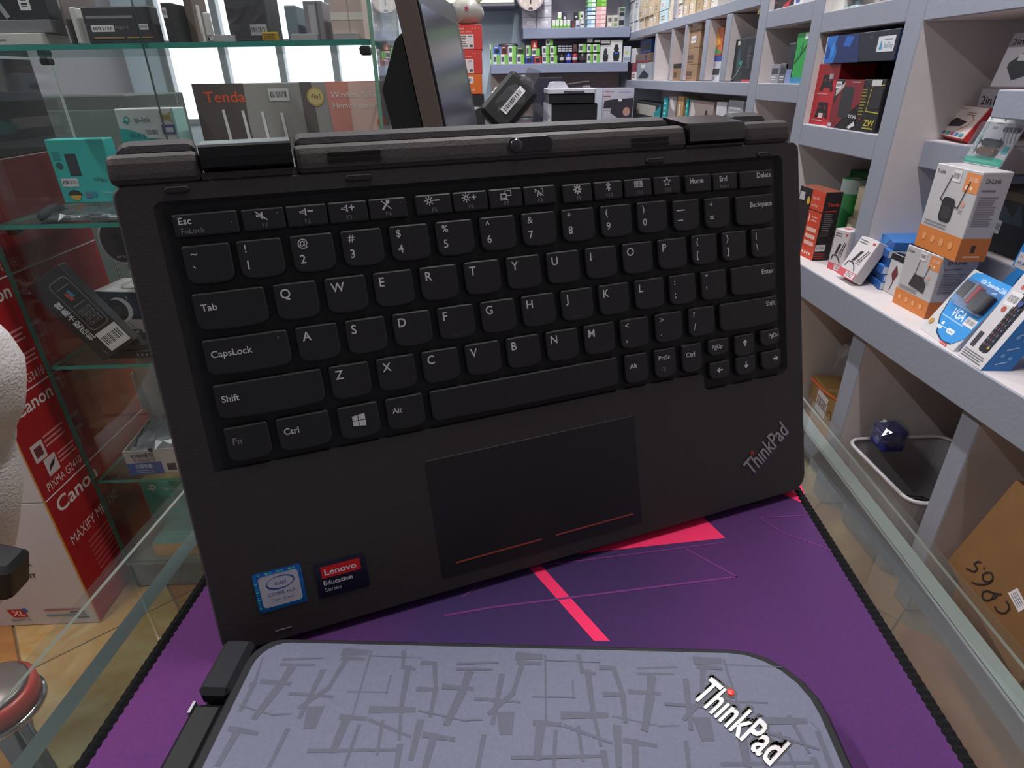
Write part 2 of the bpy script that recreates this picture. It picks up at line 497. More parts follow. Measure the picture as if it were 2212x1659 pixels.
Geo().box((-.1855, 1.2, .45), (.1865, CY1 - .0085, .456), {'*': EDGE_D, 'top': G_SIDE, 'bottom': G_SIDE}).build('glass_shelf', counter)

# ------------------------------------------------------------------ mouse pad
ZP = ZC + .003
def cloth():
    m = bpy.data.materials.new('printed_cloth'); m.use_nodes = True; nt = m.node_tree; b = nt.nodes['Principled BSDF']
    tc = nt.nodes.new('ShaderNodeTexCoord'); sx = nt.nodes.new('ShaderNodeSeparateXYZ')
    nt.links.new(tc.outputs['Object'], sx.inputs[0])
    mr = nt.nodes.new('ShaderNodeMapRange'); mr.inputs[1].default_value = -.16; mr.inputs[2].default_value = .15
    nt.links.new(sx.outputs['X'], mr.inputs[0])
    n = nt.nodes.new('ShaderNodeTexNoise'); n.inputs['Scale'].default_value = 9; n.inputs['Detail'].default_value = 2
    nt.links.new(tc.outputs['Object'], n.inputs['Vector'])
    ad = nt.nodes.new('ShaderNodeMath'); ad.operation = 'MULTIPLY_ADD'; ad.inputs[1].default_value = .5; 
    nt.links.new(n.outputs['Fac'], ad.inputs[0]); nt.links.new(mr.outputs[0], ad.inputs[2])
    cr = nt.nodes.new('ShaderNodeValToRGB'); e = cr.color_ramp.elements
    e[0].position, e[0].color = .15, lin('742f7c'); e[1].position, e[1].color = 1.25 / 1.25, lin('56266a')
    for p, c in ((.34, '642b74'), (.62, '3e2764'), (.85, '42235f')): e.new(p).color = lin(c)
    nt.links.new(ad.outputs[0], cr.inputs[0])
    w = nt.nodes.new('ShaderNodeTexNoise'); w.inputs['Scale'].default_value = 900
    nt.links.new(tc.outputs['Object'], w.inputs['Vector'])
    mx = nt.nodes.new('ShaderNodeMix'); mx.data_type = 'RGBA'; mx.blend_type = 'MULTIPLY'; mx.inputs[0].default_value = .5
    nt.links.new(cr.outputs[0], mx.inputs[6]); nt.links.new(w.outputs['Color'], mx.inputs[7])
    nt.links.new(mx.outputs[2], b.inputs['Base Color']); b.inputs['Roughness'].default_value = .9
    bp = nt.nodes.new('ShaderNodeBump'); bp.inputs['Strength'].default_value = .3; bp.inputs['Distance'].default_value = .0005
    nt.links.new(w.outputs['Fac'], bp.inputs['Height']); nt.links.new(bp.outputs[0], b.inputs['Normal'])
    return m


PADT = CT.copy(); PADT.translation = (0, 0, ZC + .0002)
pad = thing('mouse_pad', 'purple mouse pad with pink triangles and black stitched edge on the glass counter', 'mouse pad', PADT)
PX0, PX1, PY0, PY1 = -.1628, .1512, -.30, .345
BLK = M('0d0c0f', .9, noise=.2, scale=400, bump=.4, spec=.2)
Geo().prism(rrect(PX0 + .002, PY0 + .002, PX1 - .002, PY1 - .002, .006), 0, .0027, cloth()).build('cloth', pad)
g = Geo()
bw = .0055
loop = rrect(PX0 + bw / 2, PY0 + bw / 2, PX1 - bw / 2, PY1 - bw / 2, .006, 3); loop.append(loop[0])
pts = []
for a_, b_ in zip(loop, loop[1:]):
    L = (Vector(b_) - Vector(a_)).length; k = max(1, int(L / .0016))
    pts += [tuple(Vector(a_) + (Vector(b_) - Vector(a_)) * (i / k)) for i in range(k)]
vs, fs = [], []
for i, p in enumerate(pts):
    q = pts[(i + 1) % len(pts)]; d = (Vector(q) - Vector(p)).normalized(); nn = Vector((-d.y, d.x)); s = 1 + (.035 if i % 2 else -.02)
    for t, z in ((-.5, .0003), (-.42 , .0026), (0, .0036), (.42, .0031), (.5, .0020)):
        vs.append((p[0] - nn.x * t * bw * s, p[1] - nn.y * t * bw * s, z * (1.05 if i % 2 else .95)))
n = len(pts)
for i in range(n):
    for k in range(4): fs.append((i * 5 + k, ((i + 1) % n) * 5 + k, ((i + 1) % n) * 5 + k + 1, i * 5 + k + 1))
g.add(vs, fs, BLK); g.build('stitched_edge', pad)
Ci = PADT.inverted()
def padp(p): v = Ci @ onz(p, ZP); return (v.x, v.y)
g = Geo()
PINK = M('ff2a66', .85, noise=.1, scale=900)
LINE = M('6c2a74', .85, noise=.1, scale=900)
def padpoly(px, m, z):
    q = [padp(p) for p in px]; g.add([(x, y, z) for x, y in q], tess([q]), m)
padpoly([(1567, 1162), (1250, 1196), (1380, 1105), (1490, 1090)], PINK, .0028)
padpoly([(1749, 1094), (1680, 1062), (1690, 1046), (1728, 1042)], PINK, .0028)
padpoly([(1138, 1220), (1168, 1220), (1317, 1384), (1283, 1384)], PINK, .0028)
def padline(px, w):
    q = [Vector(padp(p)) for p in px]
    for a_, b_ in zip(q, q[1:]):
        d = (b_ - a_).normalized(); nn = Vector((-d.y, d.x)) * w / 2
        g.add([(*(a_ - nn), .00285), (*(b_ - nn), .00285), (*(b_ + nn), .00285), (*(a_ + nn), .00285)], [(0, 1, 2, 3)], LINE)
padline([(1480, 1185), (1592, 1246), (1062, 1312), (960, 1330)], .0011)
padline([(1562, 1172), (1120, 1228)], .0008)
padline([(1640, 1118), (1756, 1112)], .0008)
padline([(1640, 1118), (1690, 1150), (1800, 1190)], .0007)
padline([(1000, 1290), (1060, 1240)], .0008)
g.build('printed_shapes', pad)

# ================================================================== LAPTOP STANDING AS A TENT
LR = [[0.94837, 0.09245, -0.30338], [0.31714, -0.26695, 0.91003], [0.00315, -0.95927, -0.28249]]
LT = (-0.08116196, 0.22571693, CAMZ - 0.07309119)
lu = Vector((LR[0][0], LR[1][0], LR[2][0])); lv = Vector((LR[0][1], LR[1][1], LR[2][1]))
LM = frame(Vector(LT) , lu, -lv)            # x along the deck, y up the deck, z towards the viewer; units mm/1000
lap = thing('folding_laptop', 'black laptop standing upright like a tent with its keyboard towards the viewer', 'laptop', LM)
CASE = M('403a3a', .58, noise=.10, scale=900, bump=.10, spec=.35)
CASE2 = M('343034', .62, noise=.10, scale=900, bump=.10, spec=.3)
KEYM = M('262327', .5, noise=.06, scale=300, spec=.4)
KEYS = M('151417', .6, noise=0)
WELL = M('201e20', .6, noise=.08, scale=800, spec=.3)
GLOSS = M('121013', .30, noise=0, spec=.4)
GLOSS2 = M('121013', .13, noise=0, spec=.8)
DARK = M('070608', .8, noise=0)

mm = .001
U0, U1, VB = -.0504, .2535, -.1428
# palm deck with a sunk keyboard well
outer = rrect(U0, VB, U1, .0435, (.007, .009, .005, .0045), 5)
holeo = [(-.0385, -.0652), (.1875, -.0652), (.1895, -.0672), (.1895, -.0722), (.1915, -.0742), (.2395, -.0742), (.2425, -.0712), (.2425, .0352), (.2405, .0372), (-.0365, .0372), (-.0385, .0352)]
holei = [(-.0350, -.0648), (.1880, -.0648), (.1899, -.0668), (.1899, -.0720), (.1917, -.0738), (.2365, -.0738), (.2385, -.0718), (.2385, .0342), (.2370, .0357), (-.0335, .0357), (-.0350, .0342)]
g = Geo()
ins = [inset_pt(outer, i, .0008) for i in range(len(outer))]
allp = ins + holeo
g.add([(x, y, 0) for x, y in allp], tess([ins, holeo]), CASE)
n = len(outer)
vs = [(x, y, 0) for x, y in ins] + [(x, y, -.0009) for x, y in outer] + [(x, y, -.0115) for x, y in outer]
g.add(vs, [(a * n + i, a * n + (i + 1) % n, (a + 1) * n + (i + 1) % n, (a + 1) * n + i) for a in range(2) for i in range(n)], CASE)
g.add([(x, y, -.0115) for x, y in outer], tess([outer]), CASE)
k = len(holeo)
g.add([(x, y, 0) for x, y in holeo] + [(x, y, -.0014) for x, y in holei], [(i, (i + 1) % k, k + (i + 1) % k, k + i) for i in range(k)], WELL)
g.build('palm_deck', lap)
Geo().add([(x, y, -.0014) for x, y in holei], tess([holei]), WELL).build('keyboard_plate', lap)
# rounded hinge ridge above the keyboard
prof = [(.0437, -.0008), (.0447, -.0002), (.0452, .0004), (.0470, .0003), (.0505, -.0002), (.0527, -.0010), (.0541, -.0026), (.0547, -.0050), (.0545, -.0085), (.0530, -.0115), (.0437, -.0115)]
def bar(g, u0, u1, prof, m, r=.0):
    n = len(prof); vs = []
    us = [u0, u0 + .0006, u0 + .002, u1 - .002, u1 - .0006, u1] if r else [u0, u1]
    sc = [.75, .92, 1, 1, .92, .75] if r else [1, 1]
    cy = sum(p[0] for p in prof) / n; cz = sum(p[1] for p in prof) / n
    for u, s in zip(us, sc): vs += [(u, cy + (y - cy) * s, cz + (z - cz) * s) for y, z in prof]
    fs = [(a * n + i, a * n + (i + 1) % n, (a + 1) * n + (i + 1) % n, (a + 1) * n + i) for a in range(len(us) - 1) for i in range(n)]
    fs += [tuple(range(n)), tuple((len(us) - 1) * n + i for i in range(n))]
    return g.add(vs, fs, m)
for u0, u1 in ((-.0500, -.0208), (.0125, .1870), (.2203, .2478)):
    bar(Geo(), u0, u1, prof, CASE, 1).build('hinge_ridge', lap, False)
bar(Geo(), -.0208, .0125, [(.0437, -.0008), (.0462, -.0012), (.0462, -.0115), (.0437, -.0115)], CASE).build('hinge_recess', lap)
bar(Geo(), .1870, .2203, [(.0437, -.0008), (.0448, -.0010), (.0448, -.0115), (.0437, -.0115)], CASE).build('hinge_recess', lap)
hp = [(.0469, .0000), (.0475, .0010), (.0510, .0016), (.0545, .0012), (.0556, -.0002), (.0566, -.0030), (.0622, -.0190), (.0605, -.0215), (.0480, -.0215), (.0469, -.0190)]
for (u0, u1), dv, rise, gm_ in (((-.0199, .0117), 0, -.0012, GLOSS), ((.1879, .2195), -.0014, .0009, GLOSS2)):
    bar(Geo(), u0, u1, [(y + dv + (rise if z < -.01 and y > .055 else 0), z) for y, z in hp], gm_).build('hinge_barrel', lap, label='glossy black hinge barrel')
# lid folded behind
hz = Vector((lv.x, lv.y, 0)).normalized() * -1        # horizontal, away from the viewer
ldn = Vector((0, 0, -1)) * math.cos(math.radians(15.4)) + hz * math.sin(math.radians(15.4))
lo = LM @ Vector((0, .0500, -.0150))
LID = LM.inverted() @ frame(lo, lu, -ldn)
g = Geo()
def lidbox(u0, u1, v0, v1, r):
    g.prism(rrect(u0, v0, u1, v1, r, 4), -.0070, 0, CASE2, LID, inset=.0018)
lidbox(-.0498, .2478, -.183, -.0040, (.006, .006, .001, .001))
lidbox(-.0498, -.0222, -.0035, .0092, (.001, .001, .003, .006))
lidbox(.0135, .1860, -.0035, .0092, (.001, .001, .003, .003))
lidbox(.2210, .2455, -.0035, .0092, (.001, .001, .006, .003))
g.build('screen_lid', lap)
# slots, bumpers, camera, touchpad
g = Geo()
for u0, u1, v in ((.0242, .0449, .0498), (.0242, .0449, .0474), (.1572, .1770, .0484), (.1572, .1770, .0460)):
    g = Geo().prism(rrect(u0, v - .0006, u1, v + .0006, .0006, 3), .0000, .0006, DARK); g.build('vent_slot', lap)
for u0, u1, v in ((-.0336, -.0255, .0407), (.0297, .0400, .0405), (.1640, .1738, .0388), (.2272, .2342, .0380)):
    Geo().prism(rrect(u0, v - .0012, u1, v + .0012, .0012, 4), 0, .0010, M('1d1b1f', .7), inset=.0004).build('rubber_bumper', lap)
Geo().prism(rrect(.0978, .0460, .1188, .0524, .0031, 5), -.0004, .00065, M('302d31', .45, noise=0, spec=.3), inset=.0003).build('camera_window', lap)
c = Geo(); c.lathe([(0.0029, .0006), (.0029, .0009), (.0020, .0013), (.0004, .0014)], M('3c393e', .2, noise=0), 20, Matrix.Translation((.1020, .0488, 0))); c.build('camera_lens', lap, True)
Geo().prism(rrect(.0432, -.1355, .1478, -.0790, .001, 2), -.0003, .00022, M('29262a', .5, noise=.06, scale=600, spec=.35), inset=.00018).build('touchpad', lap)
for u0, u1 in ((.0502, .0930), (.1004, .1430)):
    Geo().box((u0, -.1299, .00020), (u1, -.1292, .00034), M('b0483c', .5, noise=0)).build('touchpad_mark', lap, label='thin red click line')
Geo().box((-.0294, -.1380, 0), (-.0230, -.1376, .0002), M('8b8890', .4)).build('edge_glint', lap)  # white glint near the lower edge, put in as a pale strip

# ---- keys
def key_mesh(w, h, style):
    if style == 'f': o = rrect(0, 0, w, h, .0006, 2)
    else:
        o = rrect(0, 0, w, h, (.0026, .0026, .0010, .0010), 3)
        b = .0009 if style == 'k' else .0004
        o = [(x, y - b * (1 - ((x - w / 2) / (w / 2)) ** 2) * max(0, 1 - y / (h * .5))) for x, y in o]
        # curved lower edge
        i = 3
        ext = [(w * t, -b * (1 - (2 * t - 1) ** 2)) for t in (.3, .5, .7)]
        o = o[:i + 1] + ext + o[i + 1:]
    g = Geo(); n = len(o)
    r1 = [(x, y, -.0013) for x, y in [inset_pt(o, i, -.0003) for i in range(n)]]
    r2 = [(x, y, .0005) for x, y in o]
    r3 = [(*inset_pt(o, i, .00055), .0009) for i in range(n)]
    f1 = [(i, (i + 1) % n, n + (i + 1) % n, n + i) for i in range(n)]
    g.add(r1 + r2, f1, KEYS); g.add(r2 + r3, f1, KEYM)
    g.add(r3, tess([[(p[0], p[1]) for p in r3]]), KEYM)
    return g


KM = {}
def key(u, v, w, h, legs, style='k'):
    """u,v in mm of the top-left corner; legs = list of (kind, ...) in mm from that corner"""
    kk = (round(w, 2), round(h, 2), style)
    if kk not in KM:
        o = key_mesh(w * mm, h * mm, style).build('key'); KM[kk] = o.data
        COL.objects.unlink(o); bpy.data.objects.remove(o)
    o = bpy.data.objects.new('key', KM[kk]); COL.objects.link(o); o.parent = lap
    o.location = (u * mm, -(v + h) * mm, 0)
    if legs:
        g = Geo()
        T = Matrix.Translation((0, h * mm, 0)) 
        draw(g, T, mm, mm, legs, off=.00092, dz=.00001)
        g.build('legend', o)
    return o


WH, GR = 'e6e2e6', '8a868c'
def L1(s, x=2.2, y=-5.6, size=3.75): return [('t', x, y, size, s, WH, {'sx': .95, 'b': .012})]
def L2(a, b): return [('t', 2.6, -4.3, 2.9, a, WH, {'b': .010}), ('t', 2.6, -10.6, 3.4, b, WH, {'sx': .95, 'b': .010})]
def word(s, x=2.2, y=-6.8, size=2.1, col=WH, al='l'): return [('t', x, y, size * 1.27, s, col, {'sx': 1.0, 'a': al, 'b': .012})]


P = 19.05
KW, KH = 15.9, 13.4
speaker = [('p', [(4.9, -2.2), (6.0, -2.2), (7.3, -1.1), (7.3, -4.1), (6.0, -3.0), (4.9, -3.0)], WH), ('p', [(5.2, -2.45), (6.1, -2.45), (6.8, -1.9), (6.8, -3.3), (6.1, -2.75), (5.2, -2.75)], '262327')]
minus = [('l', [(8.0, -2.4), (9.8, -2.4)], .5, WH)]
plus = minus + [('l', [(8.9, -1.5), (8.9, -3.3)], .5, WH)]
sun = [('e', 5.6, -2.4, .95, .95, WH), ('e', 5.6, -2.4, .5, .5, '262327')] + [('l', [(5.6 + 1.25 * math.cos(a * PI / 4), -2.4 + 1.25 * math.sin(a * PI / 4)), (5.6 + 1.8 * math.cos(a * PI / 4), -2.4 + 1.8 * math.sin(a * PI / 4))], .4, WH) for a in range(8)]
gear = [('e', 7, -2.4, 1.25, 1.25, WH), ('e', 7, -2.4, .55, .55, '262327')] + [('l', [(7 + 1.0 * math.cos(a * PI / 4), -2.4 + 1.0 * math.sin(a * PI / 4)), (7 + 1.8 * math.cos(a * PI / 4), -2.4 + 1.8 * math.sin(a * PI / 4))], .7, WH) for a in range(8)]
def fl(n): return [('t', 7.4, -6.9, 1.75, n, GR, {'a': 'c'})]
star = [(7 + (1.9 if i % 2 == 0 else .85) * math.sin(i * PI / 5), -2.4 + (1.9 if i % 2 == 0 else .85) * math.cos(i * PI / 5)) for i in range(11)]
mon = [('R', 5.0, -4.2, 7.8, -2.0, WH, .1), ('r', 5.4, -3.8, 7.4, -2.4, '262327'), ('l', [(4.6, -4.6), (8.2, -4.6)], .35, WH), ('l', [(7.2, -2.2), (7.2, -1.0), (9.8, -1.0), (9.8, -3.0), (8.2, -3.0)], .35, WH)]
icons = {
    'F1': speaker + [('l', [(4.8, -1.0), (8.6, -4.2)], .4, WH)], 'F2': speaker + minus, 'F3': speaker + plus,
    'F4': [('e', 7.6, -1.4, .75, .75, WH), ('l', [(7.6, -1.4), (5.4, -4.2)], .7, WH), ('l', [(5.2, -1.0), (8.6, -4.2)], .35, WH)],
    'F5': sun + minus, 'F6': sun + plus, 'F7': mon,
    'F8': [('l', [(6.2, -4.4), (7, -2.0), (7.8, -4.4)], .4, WH), ('l', [(5.0, -1.2), (9.0, -4.2)], .35, WH), ('l', [(5.6, -1.4), (5.2, -2.2), (5.6, -3.0)], .3, WH), ('l', [(8.4, -1.0), (9.0, -2.0), (8.6, -3.0)], .3, WH)],
    'F9': gear, 'F10': [('l', [(6.0, -1.4), (8.0, -3.2), (7.0, -4.2), (7.0, -.6), (8.0, -1.6), (6.0, -3.4)], .4, WH)],
    'F11': [('R', 5.0, -3.8, 9.2, -1.0, WH, .2)] + [('r', 5.5 + .72 * i, -1.95 - .72 * j, 5.9 + .72 * i, -1.5 - .72 * j, '262327') for i in range(5) for j in range(3)],
    'F12': [('l', star, .38, WH)]}
key(-33.2, -32.2, 21.6, 8.0, [('t', 1.8, -3.6, 2.5, 'Esc', WH, {'b': .012}), ('t', 2.2, -6.9, 1.95, 'FnLock', GR), ('e', 19.4, -4.0, .25, .25, GR)], 'f')
for n, u in zip(range(1, 13), (-10, 5.6, 21.2, 36.8, 55.6, 71.3, 87.0, 102.7, 121.1, 136.5, 151.9, 167.3)):
    w = 14.9 if n < 9 else 14.2
    key(u, -32.0 + (n > 8) * .5, w, 7.8, icons['F%d' % n] + fl('F%d' % n) + ([('e', 12.6, -2.0, .25, .25, GR)] if n in (1, 4) else []), 'f')
key(184.6, -31.2, 14.4, 7.8, [('t', 2.4, -3.9, 2.5, 'Home', WH, {'b': .012, 'sx': .9})], 'f')
key(200.2, -31.0, 14.0, 7.8, [('t', 3.6, -3.8, 2.5, 'End', WH, {'b': .012, 'sx': .9}), ('t', 3.8, -6.8, 1.6, 'Insert', GR)], 'f')
key(215.6, -30.8, 20.0, 7.8, [('t', 18.8, -3.5, 2.5, 'Delete', WH, {'a': 'r', 'sx': .95, 'b': .012})], 'f')
for i, (a, b) in enumerate(zip('~!@#$%^&*()', '`1234567890')):
    key(-33.0 + P * i + (.6 if i == 0 else 0), -21.0, KW if i else 16.2, KH, L2(a, b))
key(176.7, -20.2, 14.6, KH, [('l', [(2.0, -4.6), (6.2, -4.6)], .5, WH), ('l', [(2.4, -9.2), (5.0, -9.2)], .5, WH)])
key(194.6, -19.8, 14.6, KH, L2('+', '='))
key(212.8, -19.2, 22.6, KH, [('t', 21.6, -5.6, 2.5, 'Backspace', WH, {'a': 'r', 'sx': .95, 'b': .012})])
key(-32.6, -3.6, 25.2, KH, word('Tab', 2.3, -6.6))
for i, c in enumerate('QWERTYUIOP'): key(-4.2 + P * i, -3.6 + .05 * i, KW, KH, L1(c))
key(186.0, -3.2, 14.6, KH, L2('{', '[')); key(203.6, -3.0, 14.6, KH, L2('}', ']')); key(221.4, -2.8, 14.0, KH, L2('|', '\\'))
key(-32.6, 13.8, 30.4, KH, word('CapsLock', 2.2, -6.9) + [('e', 26.8, -2.6, .3, .3, GR)])
for i, c in enumerate('ASDFGHJKL'):
    key(.8 + P * i, 13.8 + .05 * i, KW, KH, L1(c) + ([('l', [(5, -12.2), (9.5, -12.2)], .25, '4a464c')] if c in 'FJ' else []))
key(172.2, 14.4, 14.9, KH, L2(':', ';')); key(190.4, 14.6, 14.9, KH, L2('"', "'"))
key(208.2, 14.8, 27.6, KH, word('Enter', 26.2, -5.0, 2.0, WH, 'r'))
key(-32.4, 31.2, 40.0, KH, word('Shift', 2.2, -7.0))
for i, c in enumerate('ZXCVBNM'): key(10.5 + P * i, 31.2 + .05 * i, KW, KH, L1(c))
for i, (a, b) in enumerate(zip('<>?', ',./')): key(10.5 + P * (7 + i), 31.6, KW - .6, KH, L2(a, b))
key(200.4, 31.8, 36.0, KH, word('Shift', 34.6, -4.6, 2.0, WH, 'r'))
key(-32.0, 48.4, 16.0, KH, word('Fn', 2.4, -7.0, 2.2, GR))
key(-13.0, 48.4, 20.4, KH, word('Ctrl', 2.4, -7.0))
wl = lambda x0, x1, yb0, yb1, yt0, yt1: ('p', [(x0, yb0), (x1, yb1), (x1, yt1), (x0, yt0)], WH)
key(10.9, 48.5, 16.4, KH, [wl(5.4, 7.6, -8.6, -8.9, -6.75, -6.75), wl(7.9, 10.6, -8.95, -9.3, -6.75, -6.75), wl(5.4, 7.6, -6.45, -6.45, -4.6, -4.3), wl(7.9, 10.6, -6.45, -6.45, -4.25, -3.9)])
key(30.5, 48.5, 16.0, KH, word('Alt', 2.4, -6.6, 1.9))
key(49.6, 48.6, 91.2, KH + .2, [], 's')
key(144.7, 48.8, 12.6, KH, word('Alt', 2.6, -6.6, 1.8))
key(161.2, 48.9, 12.0, KH, word('PrtSc', 2.2, -5.2, 1.8) + [('l', [(4.6 + 1.3 * math.cos(t), -9.6 + .8 * math.sin(t)) for t in [i * .7 for i in range(10)]], .25, GR), ('l', [(5.0, -9.6), (5.6, -11.4)], .4, GR)])
key(176.9, 49.0, 11.6, KH, word('Ctrl', 2.2, -6.2, 1.9))
key(192.5, 49.0, 12.6, 7.4, word('PgUp', 2.2, -4.6, 1.75))
arrow = lambda a: [('p', [(6.3 + (x * math.cos(a) - y * math.sin(a)), -4.4 + (x * math.sin(a) + y * math.cos(a))) for x, y in ((2.0, 0), (.2, 1.6), (.2, .35), (-1.6, .35), (-1.6, -.35), (.2, -.35), (.2, -1.6))], WH)]
key(208.6, 49.1, 12.4, 10.4, arrow(PI / 2)); key(224.8, 48.9, 12.4, 7.4, word('PgDn', 11.6, -4.2, 1.75, WH, 'r'))
key(192.6, 60.5, 12.4, 8.2, arrow(PI)); key(208.8, 60.4, 12.4, 8.9, arrow(-PI / 2)); key(225.0, 60.2, 12.8, 9.0, [(o[0], [(x + 2.6, y) for x, y in o[1]], o[2]) for o in arrow(0)])

# ---- stickers and badge
ST = frame((-.0337, -.1281, .00005), (1, 0, 0), (0, 1, 0))
g = Geo(); g.prism(rrect(0, 0, .0190, .0174, .0008, 2), 0, .00025, M('1f6fc0', .25, metal=.35, noise=.5, scale=500)); so = g.build('sticker', lap, label='blue holographic processor sticker'); so.matrix_local = ST
g = Geo(); draw(g, Matrix.Identity(4), .0190, .0174, [('R', .10, .09, .92, .90, 'c9c6d2', .09), ('p', [(.5 + .30 * math.cos(t) + .03, .66 + .17 * math.sin(t) + .02 * math.cos(t)) for t in [i * PI / 16 for i in range(33)]], '2f50a8'), ('p', [(.53 + .27 * math.cos(t), .665 + .14 * math.sin(t)) for t in [i * PI / 16 for i in range(33)]], 'c9c6d2'), ('t', .53, .61, .11, 'intel', '2f50a8', {'a': 'c'}), ('t', .51, .36, .085, 'CORE m3', '2f50a8', {'a': 'c', 'w': .56}), ('t', .52, .21, .075, '7th Gen', '6a78b4', {'a': 'c', 'w': .44})] + [('r', .01 + .0 * i, .1 + .07 * i, .07, .14 + .07 * i, ('3fd0c8', '2a8be0', '18a8b8')[i % 3]) for i in range(11)] + [('r', .1 + .08 * i, .93, .16 + .08 * i, .98, ('39b8c8', '2a6be0', '5fe0b0')[i % 3]) for i in range(10)], off=.00027, dz=.000012)
g.build('sticker_print', so)
ST = frame((-.0099, -.1290, .00005), (1, 0, 0), (0, 1, 0))
g = Geo(); g.prism(rrect(0, 0, .0214, .0160, .0010, 2), 0, .00025, M('1b1630', .3, noise=0)); so = g.build('sticker', lap, label='dark sticker with a red name bar'); so.matrix_local = ST
g = Geo(); draw(g, Matrix.Identity(4), .0214, .0160, [('r', .12, .55, .88, .88, 'e01822'), ('t', .18, .63, .17, 'Lenovo', 'f4eef0', {'b': 1, 'w': .62}), ('t', .82, .63, .04, '.', 'f4eef0'), ('t', .13, .35, .13, 'Education', 'e8e4ec', {'b': 1, 'w': .56}), ('t', .13, .16, .12, 'Series', 'c8c4d0', {'w': .32})], off=.00027, dz=.000012)
g.build('sticker_print', so)


def think(parent, T, Wd, Hd, col, outl, dotm, thick):
    """the slanted two-tone word mark, letters raised as solid shapes"""
    parts = []
    if outl:
        g = Geo(); vs, fs, xa, xb, ya, yb = text2d('Th\u0131nkPad', True)
        q = [((x - xa) / (xb - xa) * Wd, (y - ya) / (yb - ya) * Hd) for x, y in vs]
        for dx, dy, z in ((-.0009, .0007, .0001), (-.0015, .0014, .0001), (-.0004, .0002, .00012), (.0004, .0009, .00012), (-.0005, .0019, .0001)):
            g.add([(x + dx, y + dy, z) for x, y in q], fs, outl, T)
        g.prism(ell(.252 * Wd, Hd * 1.03, .0021, .0021, 18), 0, .00014, outl, T)
        g.build('badge_shadow', parent, label='black backing of the word mark')
    g = Geo(); vs, fs, xa, xb, ya, yb = text2d('Th\u0131nkPad', True)
    q = [((x - xa) / (xb - xa) * Wd, (y - ya) / (yb - ya) * Hd) for x, y in vs]
    g.add([(x, y, thick) for x, y in q], fs, col, T); g.add([(x, y, thick * .6) for x, y in q], fs, col, T)
    g.build('badge_letters', parent, label='silver word mark')
    g = Geo(); g.lathe([(.0011, 0), (.0011, thick + .0002), (.0006, thick + .0003)], dotm, 14, T @ Matrix.Translation((.252 * Wd, Hd * (1.03 if outl else 1.0), 0)))
    g.build('badge_dot', parent, label='red dot over the i')


SIL = M('a9a6ae', .35, metal=.7, noise=0)
g_ = frame((.2166, -.1266, .0001), (.0241, .0179, 0), (-.0179, .0241, 0))
think(lap, g_, .0320, .0098, SIL, None, M('b02a2a', .4, noise=0), .0003)
Geo().add([(0, -.0007, .0003), (.032, -.0007, .0003), (.032, -.0004, .0003), (0, -.0004, .0003)], [(0, 1, 2, 3)], M('4c4890', .4, noise=0), g_).build('badge_underline', lap)

# ================================================================== CLOSED LAPTOP IN FRONT
# printed street-like pattern of the lid, one tile of strokes (x, y in tile widths, stroke width)
STROKES = [(((0, .03), (.14, .03)), .05), (((.01, .07), (.13, .075)), .03), (((.162, .026), (.162, .40)), .012), (((.10, .278), (.31, .275)), .009), (((.31, .18), (.308, .275)), .011),
    (((.35, .02), (.364, .117), (.43, .13)), .026), (((.396, .117), (.405, .35)), .036), (((.405, .35), (.43, .525)), .022), (((.468, .09), (.545, .09)), .03), (((.539, .09), (.571, .246), (.565, .40)), .03),
    (((.474, .252), (.571, .252)), .03), (((.247, .376), (.474, .37)), .042), (((.136, .42), (.117, .60)), .05), (((.104, .42), (.234, .427)), .03), (((.26, .434), (.48, .512)), .018), (((-.078, .155), (-.11, .427)), .032),
    (((-.208, .298), (.02, .31)), .02), (((.032, .078), (-.013, .26), (-.13, .376)), .03), (((-.045, .376), (-.04, .48)), .09), (((-.26, .142), (-.286, .26), (-.344, .44)), .048), (((-.39, .233), (-.234, .24)), .03),
    (((-.325, .09), (-.11, .075)), .015), (((-.325, .123), (-.143, .12)), .018), (((-.49, .376), (-.26, .42), (-.17, .414)), .010), (((.17, .052), (.46, .058)), .008), (((.52, .43), (.507, .62)), .04), (((.325, .44), (.338, .60)), .02), (((.21, .466), (.195, .66)), .02),
    (((-.45, .50), (-.30, .52)), .03), (((-.40, .50), (-.42, .68)), .04), (((-.15, .50), (-.17, .70)), .025), (((0, .60), (.42, .58)), .02), (((.44, .56), (.45, .72)), .03)]


Z2 = ZP + .0004
L2T = CT.copy() @ Matrix.Translation((0, 0, 0))
def cpt(p, z): v = CT.inverted() @ onz(p, z); return v
tl_ = cpt((487, 1373), Z2 + .019); rt_ = cpt((1846, 1659), Z2 + .019)
LX0, LX1, LY1 = tl_.x, rt_.x, tl_.y
LY0 = LY1 - .302
l2 = thing('closed_laptop', 'closed grey patterned laptop lying flat at the front of the mouse pad', 'laptop', CT @ Matrix.Translation(((LX0 + LX1) / 2, (LY0 + LY1) / 2, Z2)))
OX, OY = (LX0 + LX1) / 2, (LY0 + LY1) / 2
def r2(x0, y0, x1, y1, r): return rrect(x0 - OX, y0 - OY, x1 - OX, y1 - OY, r, 6)
BK = M('161519', .65, noise=.08, scale=600, spec=.3)
Geo().prism(r2(LX0 + .001, LY0, LX1, LY1, (.006, .012, .026, .006)), .0015, .0105, BK, inset=.001).build('base_half', l2)
for dx, dy in ((.03, .03), (-.03, .03), (.03, -.03), (-.03, -.03)):
    x = (LX0 if dx > 0 else LX1) + dx - OX; y = (LY0 if dy > 0 else LY1) + dy - OY
    Geo().prism(ell(x, y, .006, .006, 12), 0, .0015, BK).build('rubber_foot', l2)
Geo().prism(r2(LX0 + .0125, LY0, LX1, LY1, (.006, .012, .026, .012)), .0110, .0190, BK, inset=.0012).build('lid_rim', l2)
